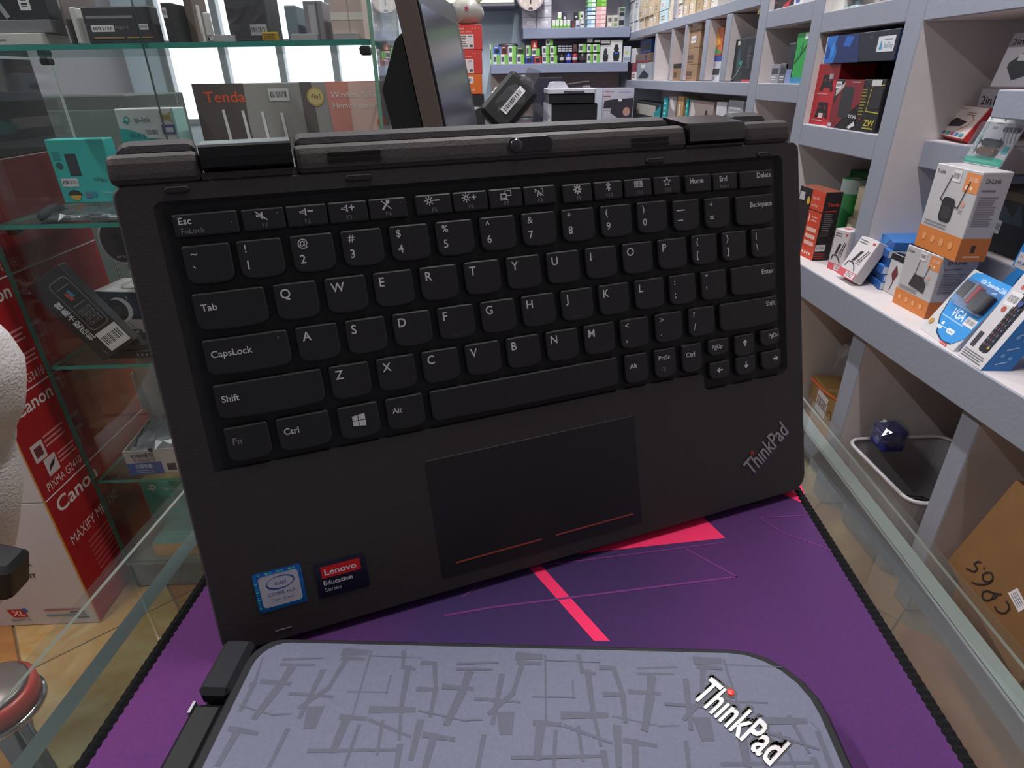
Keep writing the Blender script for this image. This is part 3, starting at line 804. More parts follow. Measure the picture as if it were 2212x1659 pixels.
Geo().prism(r2(LX0 + .0165, LY0 + .004, LX1 - .0035, LY1 - .0026, (.004, .012, .024, .011)), .0189, .0195, M('65677c', .6, noise=.16, scale=900, spec=.3), inset=.0003).build('lid_panel', l2)
g = Geo(); TW = .066; PRT = M('555666', .6, noise=.14, scale=900, spec=.3)
lx0, ly0, lx1, ly1 = LX0 + .019 - OX, LY0 + .008 - OY, LX1 - .006 - OX, LY1 - .0045 - OY
sk = 0
for j in range(7):
    for i in range(-1, 5):
        for pts_, w_ in STROKES:
            for a_, b_ in zip(pts_, pts_[1:]):
                q = [Vector((lx0 + .030 + (i + .17 * j + p[0]) * TW, ly1 - (j * .72 + p[1]) * TW)) for p in (a_, b_)]
                d = (q[1] - q[0]).normalized(); nn = Vector((-d.y, d.x)) * w_ * TW / 2
                r_ = [q[0] - nn - d * .0006, q[1] - nn * .7 + d * .0006, q[1] + nn * .7 + d * .0006, q[0] + nn - d * .0006]
                r_ = [(min(lx1, max(lx0, v.x)), min(ly1, max(ly0, v.y))) for v in r_]
                if max(v[0] for v in r_) - min(v[0] for v in r_) < .0002 or max(v[1] for v in r_) - min(v[1] for v in r_) < .0002: continue
                if min(v[0] for v in r_) > lx1 - .016 and max(v[1] for v in r_) > ly1 - .016: continue
                sk += 1; g.add([(x, y, .01953 + (sk % 97) * .0000012) for x, y in r_], [(0, 1, 2, 3)], PRT)
g.build('lid_print', l2, label='darker grey street map pattern')
yj = cpt((430, 1510), Z2 + .016).y
Geo().box((LX0 - OX, yj + .001 - OY, .0108), (LX0 + .0123 - OX, LY1 - .0003 - OY, .0186), M('222127', .7, noise=.08, scale=600, spec=.25), c=.002).build('hinge_cover', l2, label='matt dark grey hinge cover')
Geo().box((LX0 - OX, LY0 + .06 - OY, .0075), (LX0 + .0122 - OX, yj - .001 - OY, .0162), M('0f0e11', .5, noise=0, spec=.25), c=.002).build('hinge_barrel', l2, label='glossy black hinge barrel')
Geo().box((LX0 - .0002 - OX, yj - .0052 - OY, .0110), (LX0 + .0008 - OX, yj - .0008 - OY, .0160), M('9a9aa2', .3, metal=.8)).build('hinge_pin', l2)
zt = Z2 + .0196
l2i = l2.matrix_world.inverted()
b0, b1, t0 = l2i @ onz((1491, 1505), zt), l2i @ onz((1662, 1658), zt), l2i @ onz((1538, 1465), zt)
bx = b1 - b0
TT = frame((b0.x, b0.y, .0195), bx, t0 - b0)
think(l2, TT, bx.length, (t0 - b0).length, M('a9a5a6', .3, metal=.75, noise=0), M('0c0a12', .4, noise=0), M('ff1810', .3, noise=0, emis=1.3), .0005)

# ================================================================== MONITOR ON THE COUNTER
nb = ony((955, 253), .75); far_ = ony((1029, 262), 1.08)
up = Vector((-.165, 0, .986)).normalized()
zb = ZC + .06
def slide(p): return p + up * ((zb - p.z) / up.z)
nb, far_ = slide(nb), slide(far_); far_.z = nb.z
mon_T = frame(nb, far_ - nb, up)                    # x near->far edge, y up, z out of the screen? handled below
sx = (far_ - nb).length
mh = (zat((978, 30), far_) - zb) / up.z + .01
mt = thing('tilted_monitor', 'black touch monitor seen from its edge, tilted back, standing behind the upright laptop', 'monitor', frame(Vector((nb.x, nb.y, zb)), far_ - nb, up))
SIDE = M('6b5d58', .5, noise=.06, scale=200)
sg = 1 if (mt.matrix_world.to_3x3() @ Vector((0, 0, 1))).x > 0 else -1
Geo().prism(rrect(0, 0, sx, mh, .012, 4), -sg * .024, -sg * .001, SIDE, inset=.001).build('bezel_frame', mt)
Geo().prism(rrect(.001, .001, sx - .001, mh - .001, .012, 4), -sg * .0009, sg * .001, M('15151a', .3, noise=0)).build('front_bezel', mt)
Geo().prism(rrect(.004, .02, sx - .030, mh - .026, .004, 2), sg * .0008, sg * .0016, M('1c2233', .16, noise=.1, scale=3, spec=.6)).build('screen', mt)
pf = [(.02, -.026), (.02, -.060), (mh - .10, -.062), (mh - .055, -.034), (mh - .05, -.026)]
g = Geo(); vs = [(x, y, sg * z) for x in (.004, sx - .02) for y, z in pf]
g.add(vs, [(i, (i + 1) % 5, 5 + (i + 1) % 5, 5 + i) for i in range(5)] + [(0, 1, 2, 3, 4), (5, 6, 7, 8, 9)], M('17161a', .6)); g.build('rear_housing', mt)
g = Geo(); Mi = mt.matrix_world.inverted()
fx, fy = (nb.x + far_.x) / 2 - .02, (nb.y + far_.y) / 2
g.box((fx - .08, fy - .09, ZC + .0005), (fx + .08, fy + .09, ZC + .014), M('1b1a1e', .5), Mi, c=.004)
g.box((fx - .022, fy - .04, ZC + .014), (fx + .006, fy + .04, ZC + .12), M('1b1a1e', .5), Mi, c=.004)
g.build('stand', mt)

# ================================================================== TALL GLASS SHOWCASE (left)
SX0, SX1, SY0, SY1 = -.902, -.180, 1.11, 1.43
SHZ = [.326, .607, .887, 1.167]
SB = .090
case = thing('glass_showcase', 'tall glass showcase with four glass shelves of boxed goods left of the counter', 'showcase', ((SX0 + SX1) / 2, (SY0 + SY1) / 2, 0))
cx, cy = (SX0 + SX1) / 2, (SY0 + SY1) / 2
def cb(g, a, b, m, c=0): return g.box((a[0] - cx, a[1] - cy, a[2]), (b[0] - cx, b[1] - cy, b[2]), m, c=c)
cb(Geo(), (SX0, SY0 + .012, .001), (SX1, SY1, SB - .0085), M('7b828c', .8, noise=.25, scale=18), .003).build('plinth', case)
cb(Geo(), (SX0, SY0, SB - .008), (SX1, SY1, SB), {'*': M('6f7672', .4), 'top': M('80807c', .35, noise=.15, scale=12)}).build('base_board', case)
for z in SHZ:
    cb(Geo(), (SX0 + .0065, SY0 + .007, z - .008), (SX1 - .0065, SY1 - .008, z), {'*': EDGE, 'top': G_CASE, 'bottom': G_CASE}).build('glass_shelf', case)
TOPZ = 1.95
for x0, x1, nm in ((SX0, SX0 + .006, 'glass_side'), (SX1 - .006, SX1, 'glass_side')):
    cb(Geo(), (x0, SY0, SB + .0005), (x1, SY1, TOPZ), {'*': EDGE_D if x0 < -.5 else M('6f9a86', .35, noise=.25, scale=60), 'left': G_CASE, 'right': G_CASE, 'back': M('cfd6d2', .4)}).build(nm, case)
for x0, x1 in ((SX0 + .0065, -.5475), (-.5470, SX1 - .0065)):
    cb(Geo(), (x0, SY0, SB + .0005), (x1, SY0 + .0055, TOPZ), {'*': M('39504f', .3), 'front': G_CASE, 'back': G_CASE}).build('glass_front', case)
for x0, x1 in ((SX0 + .0065, -.66), (-.70, SX1 - .0065)):
    o = .0 if x0 < -.8 else -.004
    cb(Geo(), (x0, SY1 - .007 + o, SB + .0005), (x1, SY1 - .0035 + o, TOPZ), {'*': M('a8bab4', .3), 'front': G_CASE, 'back': G_CASE}).build('glass_back', case)
CL = M('1c1d20', .35, metal=.4)
for z in SHZ:
    for x in (SX0 + .012, SX1 - .030):
        for y in (SY0 + .02, SY1 - .05):
            cb(Geo(), (x, y, z - .022), (x + .018, y + .022, z - .0085), CL, .003).build('shelf_clip', case)
cb(Geo(), (SX0, SY0, TOPZ), (SX1, SY1, TOPZ + .02), M('8a8e94', .4, metal=.5), .002).build('top_cap', case)

BOX = 'box'
def std(ops): return ops
# ---- printer cartons stacked left of the showcase
zz = 0.0005; bx1, by0, bw_, bd_ = -.9365, 1.014, .55, .43
RED, WHT = '9c161d', 'c9bfc0'
def printer_box(label, h, model, front, big):
    global zz
    side = [('t', .055, .865 if big else .82, .10 if big else .13, 'Canon', 'd8cfcf', {'b': 1, 'w': .32 if big else .25}), ('t', .05, .615 if big else .05, .075 if big else .09, model, 'd0c4c4', {'w': .40 if big else .26})]
    if big: side += [('ln', .14, .14, .50, .56, 11, 'a8484c')]
    else: side += [('r', .05, .36, .13, .54, 'c8bcbc'), ('r', .065, .40, .115, .50, '6a3034'), ('ln', .14, .42, .30, .56, 3, 'c98486'), ('r', .09, .17, .17, .35, 'c8bcbc'), ('p', [(.10, .21), (.145, .25), (.165, .31), (.12, .27)], '2a2226'), ('ln', .18, .20, .32, .33, 3, 'c98486')]
    side += [('l', [(.001, 0), (.001, 1)], .012, 'd08a2a')]
    r = carton('printer_box', label, BOX, TR((bx1 - bw_ / 2, by0 + bd_ / 2, zz)), bw_, bd_, h, {'*': WHT, 'right': RED, 'front': WHT, 'top': RED, 'left': RED}, {'front': front, 'right': side}, 'stacked red and white printer boxes')
    zz += h + .0006
icon = lambda x, y, c='2a2226': [('p', [(x - .012, y), (x, y + .02), (x + .014, y + .005), (x + .002, y - .018)], c), ('l', [(x - .012, y + .03), (x + .006, y + .022)], .012, c)]
printer_box('red and white printer box at the bottom of the stack left of the showcase', .346, 'MAXIFY MB2150', icon(.58, .87) + icon(.67, .87) + [
    ('t', .575, .80, .014, 'Scan', '4a4448'), ('t', .66, .80, .014, 'Fax', '4a4448'), ('R', .70, .66, .765, .74, '3a3238', .008), ('r', .705, .672, .76, .728, '7aa0b8'), ('r', .71, .68, .73, .715, 'c86a6a'), ('ln', .70, .60, .78, .64, 2, '6a6266'),
    ('t', .745, .52, .036, 'QUICK', '3a3438', {'b': 1}), ('t', .76, .475, .022, 'to', '3a3438'), ('t', .755, .42, .036, 'PRINT', '3a3438', {'b': 1}),
    ('p', [(.665, .08), (.725, .08), (.715, .15), (.65, .15)], 'c0262c'), ('t', .668, .095, .045, 'XL', 'e8dcdc', {'b': 1}), ('p', [(.715, .12), (.735, .13), (.725, .165), (.712, .15)], '3a5aa8'), ('t', .65, .045, .02, 'MAXIFY XL', '4a4448'),
    ('ln', .80, .12, .97, .15, 1, 'b06a6a'), ('ln', .80, .07, .97, .10, 1, '6a8a98'), ('r', .90, .105, .96, .115, '3a3438'), ('r', .91, .055, .97, .065, '3a3438')], True)
printer_box('red and white printer box second from the bottom, blue globe on its front', .222, 'PIXMA G2410', [('e', .64, .62, .13, .13, '1f4f9a'), ('e', .64, .64, .06, .06, '3f8ab8')] +
            [('r', .62 + .045 * i, .16 + .1 * j, .66 + .045 * i, .24 + .1 * j, ('9a2a30', 'c8a032', '8a3038', 'b88a28')[(i + j) % 4]) for i in range(4) for j in range(2)] + [('r', .62, .13, .80, .145, '5a1a1e'), ('ln', .62, .03, .80, .10, 2, 'a06a60')], False)
printer_box('red and white printer box third from the bottom of the stack', .215, 'PIXMA G3410', [('ln', .5, .2, .8, .7, 4, 'b06a60')], False)
printer_box('red and white printer box on top of the printer box stack', .20, 'PIXMA G1411', [('ln', .5, .2, .8, .7, 4, 'b06a60')], False)
for i, (dx, w, h, lab) in enumerate(((-.004, .30, .172, 'black carton on the printer boxes, nearest the showcase'), (-.31, .20, .15, 'smaller black carton on the printer boxes, away from the showcase'))):
    carton('black_box', lab, BOX, TR((bx1 - w / 2 + dx, by0 + .215, zz)), w, .41, h, '1f1f23', {'front': [('ln', .1, .2, .5, .4, 2, '4a4a50')], 'right': [('R', .2, .3, .6, .5, '9a9aa0', .02)]})

# ---- top shelf, z 1.167
z4 = SHZ[3]
def fb(tl, br, yf, dp, z): return farbox(tl, br, yf, dp, z)
T, w, d, h = fb((-40, 80), (97, 100), 1.125, .12, z4); h = .016
carton('paper_box', 'flat white carton lying under the black boxed drive on the top shelf', BOX, T, w, d, h, 'c9c6c2', {'front': [('ln', .1, .3, .4, .6, 1, '8a8a88')]}, simple=True)
carton('paper_box', 'flat grey carton lying on the flat white carton on the top shelf', BOX, T @ Matrix.Translation((.005, .004, .017)), w + .02, d - .01, .018, '77757a', simple=True)
carton('drive_box', 'big black box with a white barcode label at the left end of the top shelf', BOX, T @ Matrix.Translation((.0, .008, .0357)), w + .015, .09, .26, '1e1d22', {'front': [('bar', .62, .05, .78, .29, 1), ('l', [(.0, .55), (.2, .2), (.4, .02)], .03, '8f979c')]})
T, w, d, h = fb((110, -40), (158, 97), 1.13, .1, z4)
carton('taupe_box', 'taupe box with a small barcode label and torn sticker on the top shelf', BOX, T, w, d, h, '6a5c60', {'front': [('bar', .42, .02, .85, .30, 1), ('p', [(.0, .55), (.8, .62), (.75, .9), (.5, .86), (.4, .98), (0, .98)], 'a8a0a4')]})
T, w, d, h = fb((158, 16), (170, 96), 1.128, .09, z4)
carton('white_sleeve', 'narrow white card sleeve standing left of the memory module box', BOX, T, w, d, h, 'c8c4c4', simple=True)
T, w, d, h = fb((171, 15), (342, 96), 1.128, .025, z4)
carton('memory_box', 'dark grey memory module pack with white label and gold contacts on the top shelf', BOX, T, w, d, h, '3a383e', {'front': [
    ('r', .03, .12, .97, .95, '35333a'), ('r', .05, .68, .72, .75, '8a8a92'), ('bar', .09, .32, .42, .50), ('t', .43, .40, .09, 'Asgard', '8a8890', {'w': .20}), ('bar', .79, .36, .92, .52), ('r', .10, .14, .54, .175, 'b08a4a'), ('r', .58, .14, .97, .175, 'b08a4a')]}, off=.0006)
T, w, d, h = fb((344, 6), (388, 96), 1.13, .09, z4)
carton('dark_box', 'dark box wrapped in clear film behind the showcase door seam', BOX, T, w, d, h, '2c2a2e', {'front': [('bar', .02, .62, .5, .88)]})
T, w, d, h = fb((389, -20), (432, 96), 1.16, .06, z4)
carton('brown_box', 'small brown box on the top shelf behind two white sticks', BOX, T, w, d, h, '6b5a52')
for tl, br, y, lab in (((421, 12), (441, 88), 1.132, 'taller of two white plastic sticks on the top shelf'), ((436, 27), (462, 90), 1.122, 'shorter of two white plastic sticks on the top shelf')):
    T, w, d, h = fb(tl, br, y, .009, z4)
    carton('usb_stick', lab, 'usb stick', T, w, d, h, 'd6d2d4', {'front': [('r', .1, .05, .4, .16, '2a282c'), ('r', .1, .2, .9, .22, '5a585c')]})
T, w, d, h = fb((478, -20), (586, 90), 1.135, .07, z4)
r = carton('bagged_drive', 'black drive in a crinkled clear bag with a barcode label on the top shelf', BOX, T, w, d, h, '38343a', {'front': [('bar', .54, .12, .95, .34), ('ln', .2, .8, .8, .9, 1, '6a666c')]})
def crumple(w, h, d, m, n=7, seed=3, amp=.006):
    g = Geo(); rr = random.Random(seed); vs = []
    for j in range(n):
        for i in range(n): vs.append((-w / 2 + w * i / (n - 1) + rr.uniform(-amp, amp) * .5, -d / 2 + rr.uniform(-amp, 0), max(.001, h * j / (n - 1) + rr.uniform(-amp, amp) * .5)))
    return g.add(vs, [(j * n + i, j * n + i + 1, (j + 1) * n + i + 1, (j + 1) * n + i) for j in range(n - 1) for i in range(n - 1)], m)
crumple(w + .01, h, d + .006, FILM).build('clear_bag', r)
T, w, d, h = fb((565, 70), (601, 86), 1.120, .006, z4)
carton('price_tag', 'small yellow tag at the front edge of the top shelf', 'tag', T, w, d, h, 'c09a24', {'front': [('ln', .1, .15, .9, .85, 3, '7a5a10')]})
for tl, br, y, cl, lab, ar in (((612, 12), (650, 92), 1.15, '7d8b96', 'blue grey box on the top shelf right of the yellow tag', []), ((652, 2), (706, 92), 1.14, '8d8a92', 'pale grey box with a tall white label on the top shelf', [('r', .25, .15, .62, .9, 'b6b4ba'), ('l', [(.7, .0), (.7, 1)], .02, '4a484c')]), ((708, -10), (790, 90), 1.13, 'd8bfb8', 'pale pink and white box at the right end of the top shelf', [('r', 0, .45, 1, .62, 'eee6e0'), ('l', [(.55, 0), (.55, 1)], .01, '9a8884')])):
    T, w, d, h = fb(tl, br, y, .1, z4)
    carton('shelf_box', lab, BOX, T, w, d, h, cl, {'front': ar})
for i, px in enumerate((480, 656, 748)):
    P = ony((px, 90), 1.122)
    t = carton('clear_tray', ['clear plastic tray below the bagged drive', 'clear plastic tray below the pale grey box', 'clear plastic tray below the pale pink box'][i], 'tray', TR((P.x, 1.128, z4 + .0005)), .04, .008, .009, M('b8b4b6', .2), simple=True)

# ---- second shelf, z .887
z3 = SHZ[2]
TEAL = '2fb0aa'
def tplogo(x, y, s, c, ar): # interlocking loop mark; ar = width/height of the face
    k = s / ar
    return [('e', x + .62 * k, y + .6 * s, .42 * s, .42 * s, c), ('e', x + .62 * k, y + .6 * s, .2 * s, .2 * s, 'd9d6da' if c != 'd9e6e6' else TEAL), ('r', x + .42 * k, y - .05 * s, x + .62 * k, y + .5 * s, c), ('r', x, y + .22 * s, x + .42 * k, y + .42 * s, c)]
T, w, d, h = fb((-.0 + 245, 236), (389, 300), 1.34, .05, z3)
ar = w / h
carton('adapter_box', 'white and teal wireless adapter box standing on the second shelf, top edge above the laptop', BOX, T, w, d, h, {'*': 'd4d2d4', 'right': '9fc8c6'}, {'front': [
    ('r', 0, 0, 1, .66, TEAL), ('p', [(0, .66), (0, .80), (.2, .78), (.45, .71), (.66, .66)], TEAL)] + tplogo(.10, .84, .08, '2aa39c', ar) + [('t', .30, .86, .055, 'tp-link', '4a4a52', {'w': .28}), ('t', .15, .69, .06, 'Wi-Fi 6', '2a5a8a', {'w': .27}),
    ('bar', .44, .69, .69, .81), ('p', [(.74, .97), (.85, .93), (.97, .97), (.91, .91), (.97, .85), (.85, .89), (.74, .85), (.80, .91)], 'b8a452'), ('t', .755, .89, .035, 'Wi-Fi 6', '3a3a40', {'w': .18}), ('r', .74, .73, .97, .83, '5a4f86'), ('r', .78, .75, .93, .80, 'c8c4d8'), ('r', .97, .0, 1, 1, '8fd0cc')]})
T, w, d, h = seat((141, 440), (262, 437), (125, 302), .9045, .035)
ar = w / h
carton('adapter_box', 'teal wireless adapter box standing upside down left of the laptop hinge', BOX, T, w, d, h, {'*': '38b8b4', 'left': '4a3a78'}, {'front': [
    ('r', .27, .44, .46, .78, '2b2f36'), ('r', .29, .47, .44, .75, '3a3f48'), ('e', .13, .60, .055, .055, '1f5a60'), ('ln', .06, .68, .2, .82, 4, '2a8a8a'), ('bar', .07, .27, .36, .40),
    ('e', .24, .13, .085, .085, 'd8a83a'), ('p', [(.24 + .125 * math.cos(t * PI / 10), .13 + .085 * math.sin(t * PI / 10)) for t in range(11)], '3a3426'), ('r', .42, .08, .52, .18, '6a7a9a'), ('r', .54, .10, .62, .18, '3a8ab0'), ('t', .86, .40, .07, 'Mbps', '1f6a74', {'rot': 180}), ('t', .98, .18, .05, 'Wireless', 'a8d8d8', {'rot': 180})]})
for i, (a, b, lab) in enumerate((((26, 487), (80, 484), 'dark bagged cable adapter lying at the left front of the second shelf'), ((95, 484), (180, 480), 'clear blister bag of cable adapters on the second shelf'), ((185, 482), (262, 478), 'clear blister bag of cable adapters nearest the laptop edge'))):
    P, Q = onz(a, z3), onz(b, z3)
    t = thing('adapter_bag', lab, 'cable bag', ((P.x + Q.x) / 2 + (.022 if i == 0 else 0), 1.168, z3 + .001))
    wd = (Q - P).length
    g = Geo()
    if i == 0: 
        g.lathe([(.0, .0), (.9, .05), (1, .35), (.75, .8), (.3, 1)], M('1c2228', .7), 14, Matrix.Diagonal((wd * .4, .04, .022, 1))); g.build('pouch', t, True)
    else:
        for k in range(3): g.box((-wd / 2 + k * .022, -.035 + k * .012, .001), (-wd / 2 + .045 + k * .022, .035, .008 + .0015 * k), M('3c464c', .45), c=.003)
        g.build('adapters', t)
        g = Geo()
        for k in range(2): g.box((wd * .5 - .022 - k * .02, -.04 + .012 * k, .001), (wd * .5 - .004 - k * .02, -.012 + .01 * k, .0095), M('9aa0a0', .3, metal=.6), c=.002)
        g.build('connectors', t)
        rr = random.Random(i); n = 8
        vs = [(-wd / 2 - .004 + (wd + .008) * a_ / n, -.044 + .088 * b_ / n, (.002 if a_ in (0, n) or b_ in (0, n) else .0125 + rr.uniform(-.003, .003))) for b_ in range(n + 1) for a_ in range(n + 1)]
        Geo().add(vs, [(b_ * (n + 1) + a_, b_ * (n + 1) + a_ + 1, (b_ + 1) * (n + 1) + a_ + 1, (b_ + 1) * (n + 1) + a_) for b_ in range(n) for a_ in range(n)], FILM).build('clear_bag', t)
T, w, d, h = fb((413, 182), (847, 300), 1.328, .085, z3)
carton('router_box', 'large grey router box with orange lettering standing on the second shelf of the showcase', BOX, T, w, d, h, 'a39c9b', {'front': [
    ('p', [(0, 0), (.27, 0), (.262, .4), (.255, .7), (.262, 1), (0, 1)], '5c4e4d'), ('p', [(.56, 0), (.64, 0), (.62, .5), (.61, 1), (.55, 1)], '6a5f60'), ('p', [(.695, .60), (.73, .56), (.95, .56), (.96, .60), (.96, 1), (.68, 1)], 'e8958c'), ('r', .80, .56, .94, .99, 'f0c4bc'), ('r', .965, 0, 1, 1, '8a7a74'),  # pink and pale tones hold a bright reflection painted into the print
    ('t', .05, .85, .09, 'Tenda', 'e05a2a', {'b': 1, 'w': .21}), ('bar', .385, .85, .49, .955), ('e', .625, .88, .078, .078, 'c8a860'), ('e', .625, .88, .064, .064, 'dcc48a'), ('t', .625, .86, .05, '4in1', '6a5424', {'a': 'c', 'w': .05}),
    ('t', .705, .87, .05, 'Wireless N300', 'f8f0ec', {'w': .25}), ('t', .71, .78, .05, 'Home Router', 'f8f0ec', {'w': .22})] +
    [('p', [(.128 + .10 * i, .79 - .012 * i), (.142 + .10 * i, .79 - .012 * i), (.170 + .10 * i, .1), (.148 + .10 * i, .1)], 'ece8ec') for i in range(4)] + [('e', .955, .66, .04, .05, 'e0763a'), ('e', .955, .48, .04, .05, 'e0763a'), ('R', .12, .05, .60, .2, 'd8d6da', .03)]})

# ---- third shelf, z .607
z2 = SHZ[1]
yk = 1.128
P, Q, R_ = ony((196, 783), yk), ony((262, 737), yk + .01), ony((70, 592), yk + .004)
Tm, w, d, h = leanbox(P, Q, R_, .026); inside(Tm, d, 1.126)
dz = z2 + .0008 - min((Tm @ Vector((sx_ * w / 2, sy_ * d / 2, 0))).z for sx_ in (-1, 1) for sy_ in (-1, 1)); Tm.translation.z += dz; Tm.translation.x += max(0, -.893 - min((Tm @ Vector((a * w / 2, b * d / 2, c * h))).x for a in (-1, 1) for b in (-1, 1) for c in (0, 1)))
wn = .62
carton('reader_box', 'slim black box with a phone line drawing leaning on the third shelf', BOX, Tm, w, d, h, {'*': '221e20', 'top': '8a6a4a'}, {'front': [
    ('R', .40, .30, .93, .90, '77737a', .05), ('R', .42, .31, .91, .89, '221f22', .045), ('r', .50, .62, .84, .80, '141216'), ('p', [(.58, .66), (.70, .66), (.64, .75), (.56, .75)], 'a84030'), ('p', [(.66, .69), (.76, .68), (.72, .77), (.66, .76)], '3a78b0'), ('l', [(.5, .60), (.84, .60)], .006, '8a868c'), ('l', [(.50, .81), (.84, .81)], .006, '8a868c')] +
    [('R', .50 + .125 * i, .36 + .05 * j, .60 + .125 * i, .395 + .05 * j, '8a868c', .012) for i in range(3) for j in range(4)] + [('R', .515 + .125 * i, .365 + .05 * j, .585 + .125 * i, .39 + .05 * j, '2a272a', .008) for i in range(3) for j in range(4)] +
    [('bar', .38, .04, .99, .27)] + [('t', .18, .66 - .082 * i, .058, c, 'e0dce2', {'b': 1}) for i, c in enumerate('智能卡配匹机')] + [('t', .22, .10, .02, 'www', '9a969c', {'rot': -80})]})
T, w, d, h = seat((232, 728), (352, 732), (192, 630), z2, .10); inside(T, d)
r = carton('camera_box', 'dark blue and white security camera box on the third shelf beside the laptop edge', BOX, T, w, d, h, {'*': '1d2f46', 'top': 'a8a2a4'}, {'front': [
    ('r', 0, .02, 1, .42, 'a9a4aa'), ('r', 0, .02, .12, 1, '18202c'), ('e', .42, .63, .26, .26, 'cfccd2'), ('e', .36, .61, .23, .23, '1a1a20'), ('e', .36, .61, .09, .09, '2f333c'), ('l', [(.48, .38), (.55, .25), (.62, .2)], .03, '8a868c'), ('t', .16, .84, .07, 'ok', '3a7a5a'), ('e', .17, .72, .06, .06, '6a7a8a'), ('e', .17, .72, .04, .04, '1d2f46'), ('t', .58, .86, .06, 'E', 'd8d6da'), ('p', [(.16, .45), (.26, .42), (.24, .62), (.17, .64)], 'b8b4b8'), ('r', .50, .06, .68, .20, '2a3040'), ('t', .52, .09, .08, 'HD', 'c8c4cc', {'b': 1}), ('e', .40, .13, .03, .03, '5a5a62')]})
Pc = T @ Vector((w * .02, 0, h))
wc = thing('security_camera', 'round white rimmed security camera on a stand on top of the blue camera box', 'camera', Pc)
Geo().lathe([(.030, .0004), (.030, .004), (.010, .007), (.006, .012), (.006, .055)], M('c4bebe', .4), 20).build('stand', wc, True)
Tb = Matrix.Translation((0, -.004, .100)) @ Matrix.Rotation(PI / 2, 4, 'X')
g = Geo(); g.prism(ell(0, 0, .042, .050, 28), -.012, .012, M('c9c3ba', .35), Tb, inset=.003); g.build('camera_body', wc)
g = Geo(); g.prism(ell(0, 0, .0365, .0440, 28), .0122, .0140, M('2a2628', .15, noise=0), Tb, inset=.001); g.prism(ell(0, .012, .010, .010, 18), .0142, .018, M('0e0e12', .1, noise=0), Tb, inset=.002)
draw(g, Tb @ Matrix.Translation((-.03, -.036, .0142)), .06, .01, [('t', .5, .2, .7, 'arlo', 'a8a4a8', {'a': 'c', 'w': .4})]); g.build('camera_face', wc)
P, Q = onz((232, 776), z2), onz((345, 779), z2)
t = thing('black_case', 'glossy black clamshell case lying in front of the blue camera box', 'case', ((P.x + Q.x) / 2, P.y + .03, z2 + .0008))
w = (Q - P).length
g = Geo(); g.prism(rrect(-w / 2, -.03, w / 2, .03, .012, 5), 0, .018, M('17171a', .25), inset=.004); g.build('lower_shell', t)
g = Geo(); g.prism(rrect(-w / 2 + .002, -.028, w / 2 - .002, .028, .012, 5), .0185, .036, M('202023', .2), inset=.008)
for k in range(5): g.box((w * .05 + k * .009, -.0305, .004), (w * .05 + k * .009 + .004, -.0298, .010), M('6a6a6e', .4))
g.build('upper_shell', t)

# ---- fourth shelf, z .326
z1 = SHZ[0]
T, w, d, h = seat((283, 1028), (402, 1018), (264, 977), z1, .15); inside(T, d)
t = thing('open_carton', 'white and blue carton with its lid flap up on the fourth shelf', BOX, T)
CW = M('b9b4b2', .7)
g = Geo(); e = .0018
g.box((-w / 2, -d / 2, 0), (w / 2, d / 2, e), CW); g.box((-w / 2, -d / 2, e), (w / 2, -d / 2 + e, h), CW); g.box((-w / 2, d / 2 - e, e), (w / 2, d / 2, h), CW)
g.box((-w / 2, -d / 2 + e, e), (-w / 2 + e, d / 2 - e, h), CW); g.box((w / 2 - e, -d / 2 + e, e), (w / 2, d / 2 - e, h), CW); g.build('carton', t)
g = Geo(); g.box((-w / 2, d / 2 - e, h), (w / 2, d / 2, h + d * .92), CW, c=.0005); g.box((-w / 2, d / 2 - .02, h + .03), (-w / 2 + e, d / 2 - e, h + d * .85), CW); g.box((-w / 2 + .02, d / 2 - e, h + d * .92), (w / 2 - .02, d / 2, h + d * .92 + .035), CW); g.build('lid_flap', t)
g = Geo(); rr = random.Random(5); n = 7
vs = [(-w / 2 + .006 + (w - .012) * i / n, -d / 2 + .006 + (d - .012) * j / n, h * .7 + rr.uniform(-.006, .012) + .02 * (j / n)) for j in range(n + 1) for i in range(n + 1)]
g.add(vs, [(j * 8 + i, j * 8 + i + 1, (j + 1) * 8 + i + 1, (j + 1) * 8 + i) for j in range(n) for i in range(n)], M('7a8088', .25, noise=.3, scale=60)); g.build('antistatic_bag', t)
g = Geo(); draw(g, face_T('front', w, d, h), w, h, [('r', 0, 0, .62, .50, '2f5aa8'), ('r', .62, 0, 1, .78, 'b0adb2'), ('R', .62, .05, .98, .9, 'c2bec2', .05), ('r', .70, .1, .86, .4, '2a3a5a'), ('t', .12, .72, .15, 'RT809系列', '3a3f6a', {'b': 1, 'w': .40}), ('t', .13, .55, .12, '专用编程器', '7a7478', {'w': .40}), ('t', .14, .28, .14, '超强性能', 'c8d0e4', {'b': 1, 'w': .30}), ('ln', .13, .06, .58, .22, 2, '8aa4d4'), ('e', .5, 1.0, .08, .08, '2a282a')])
g.build('front_print', t)

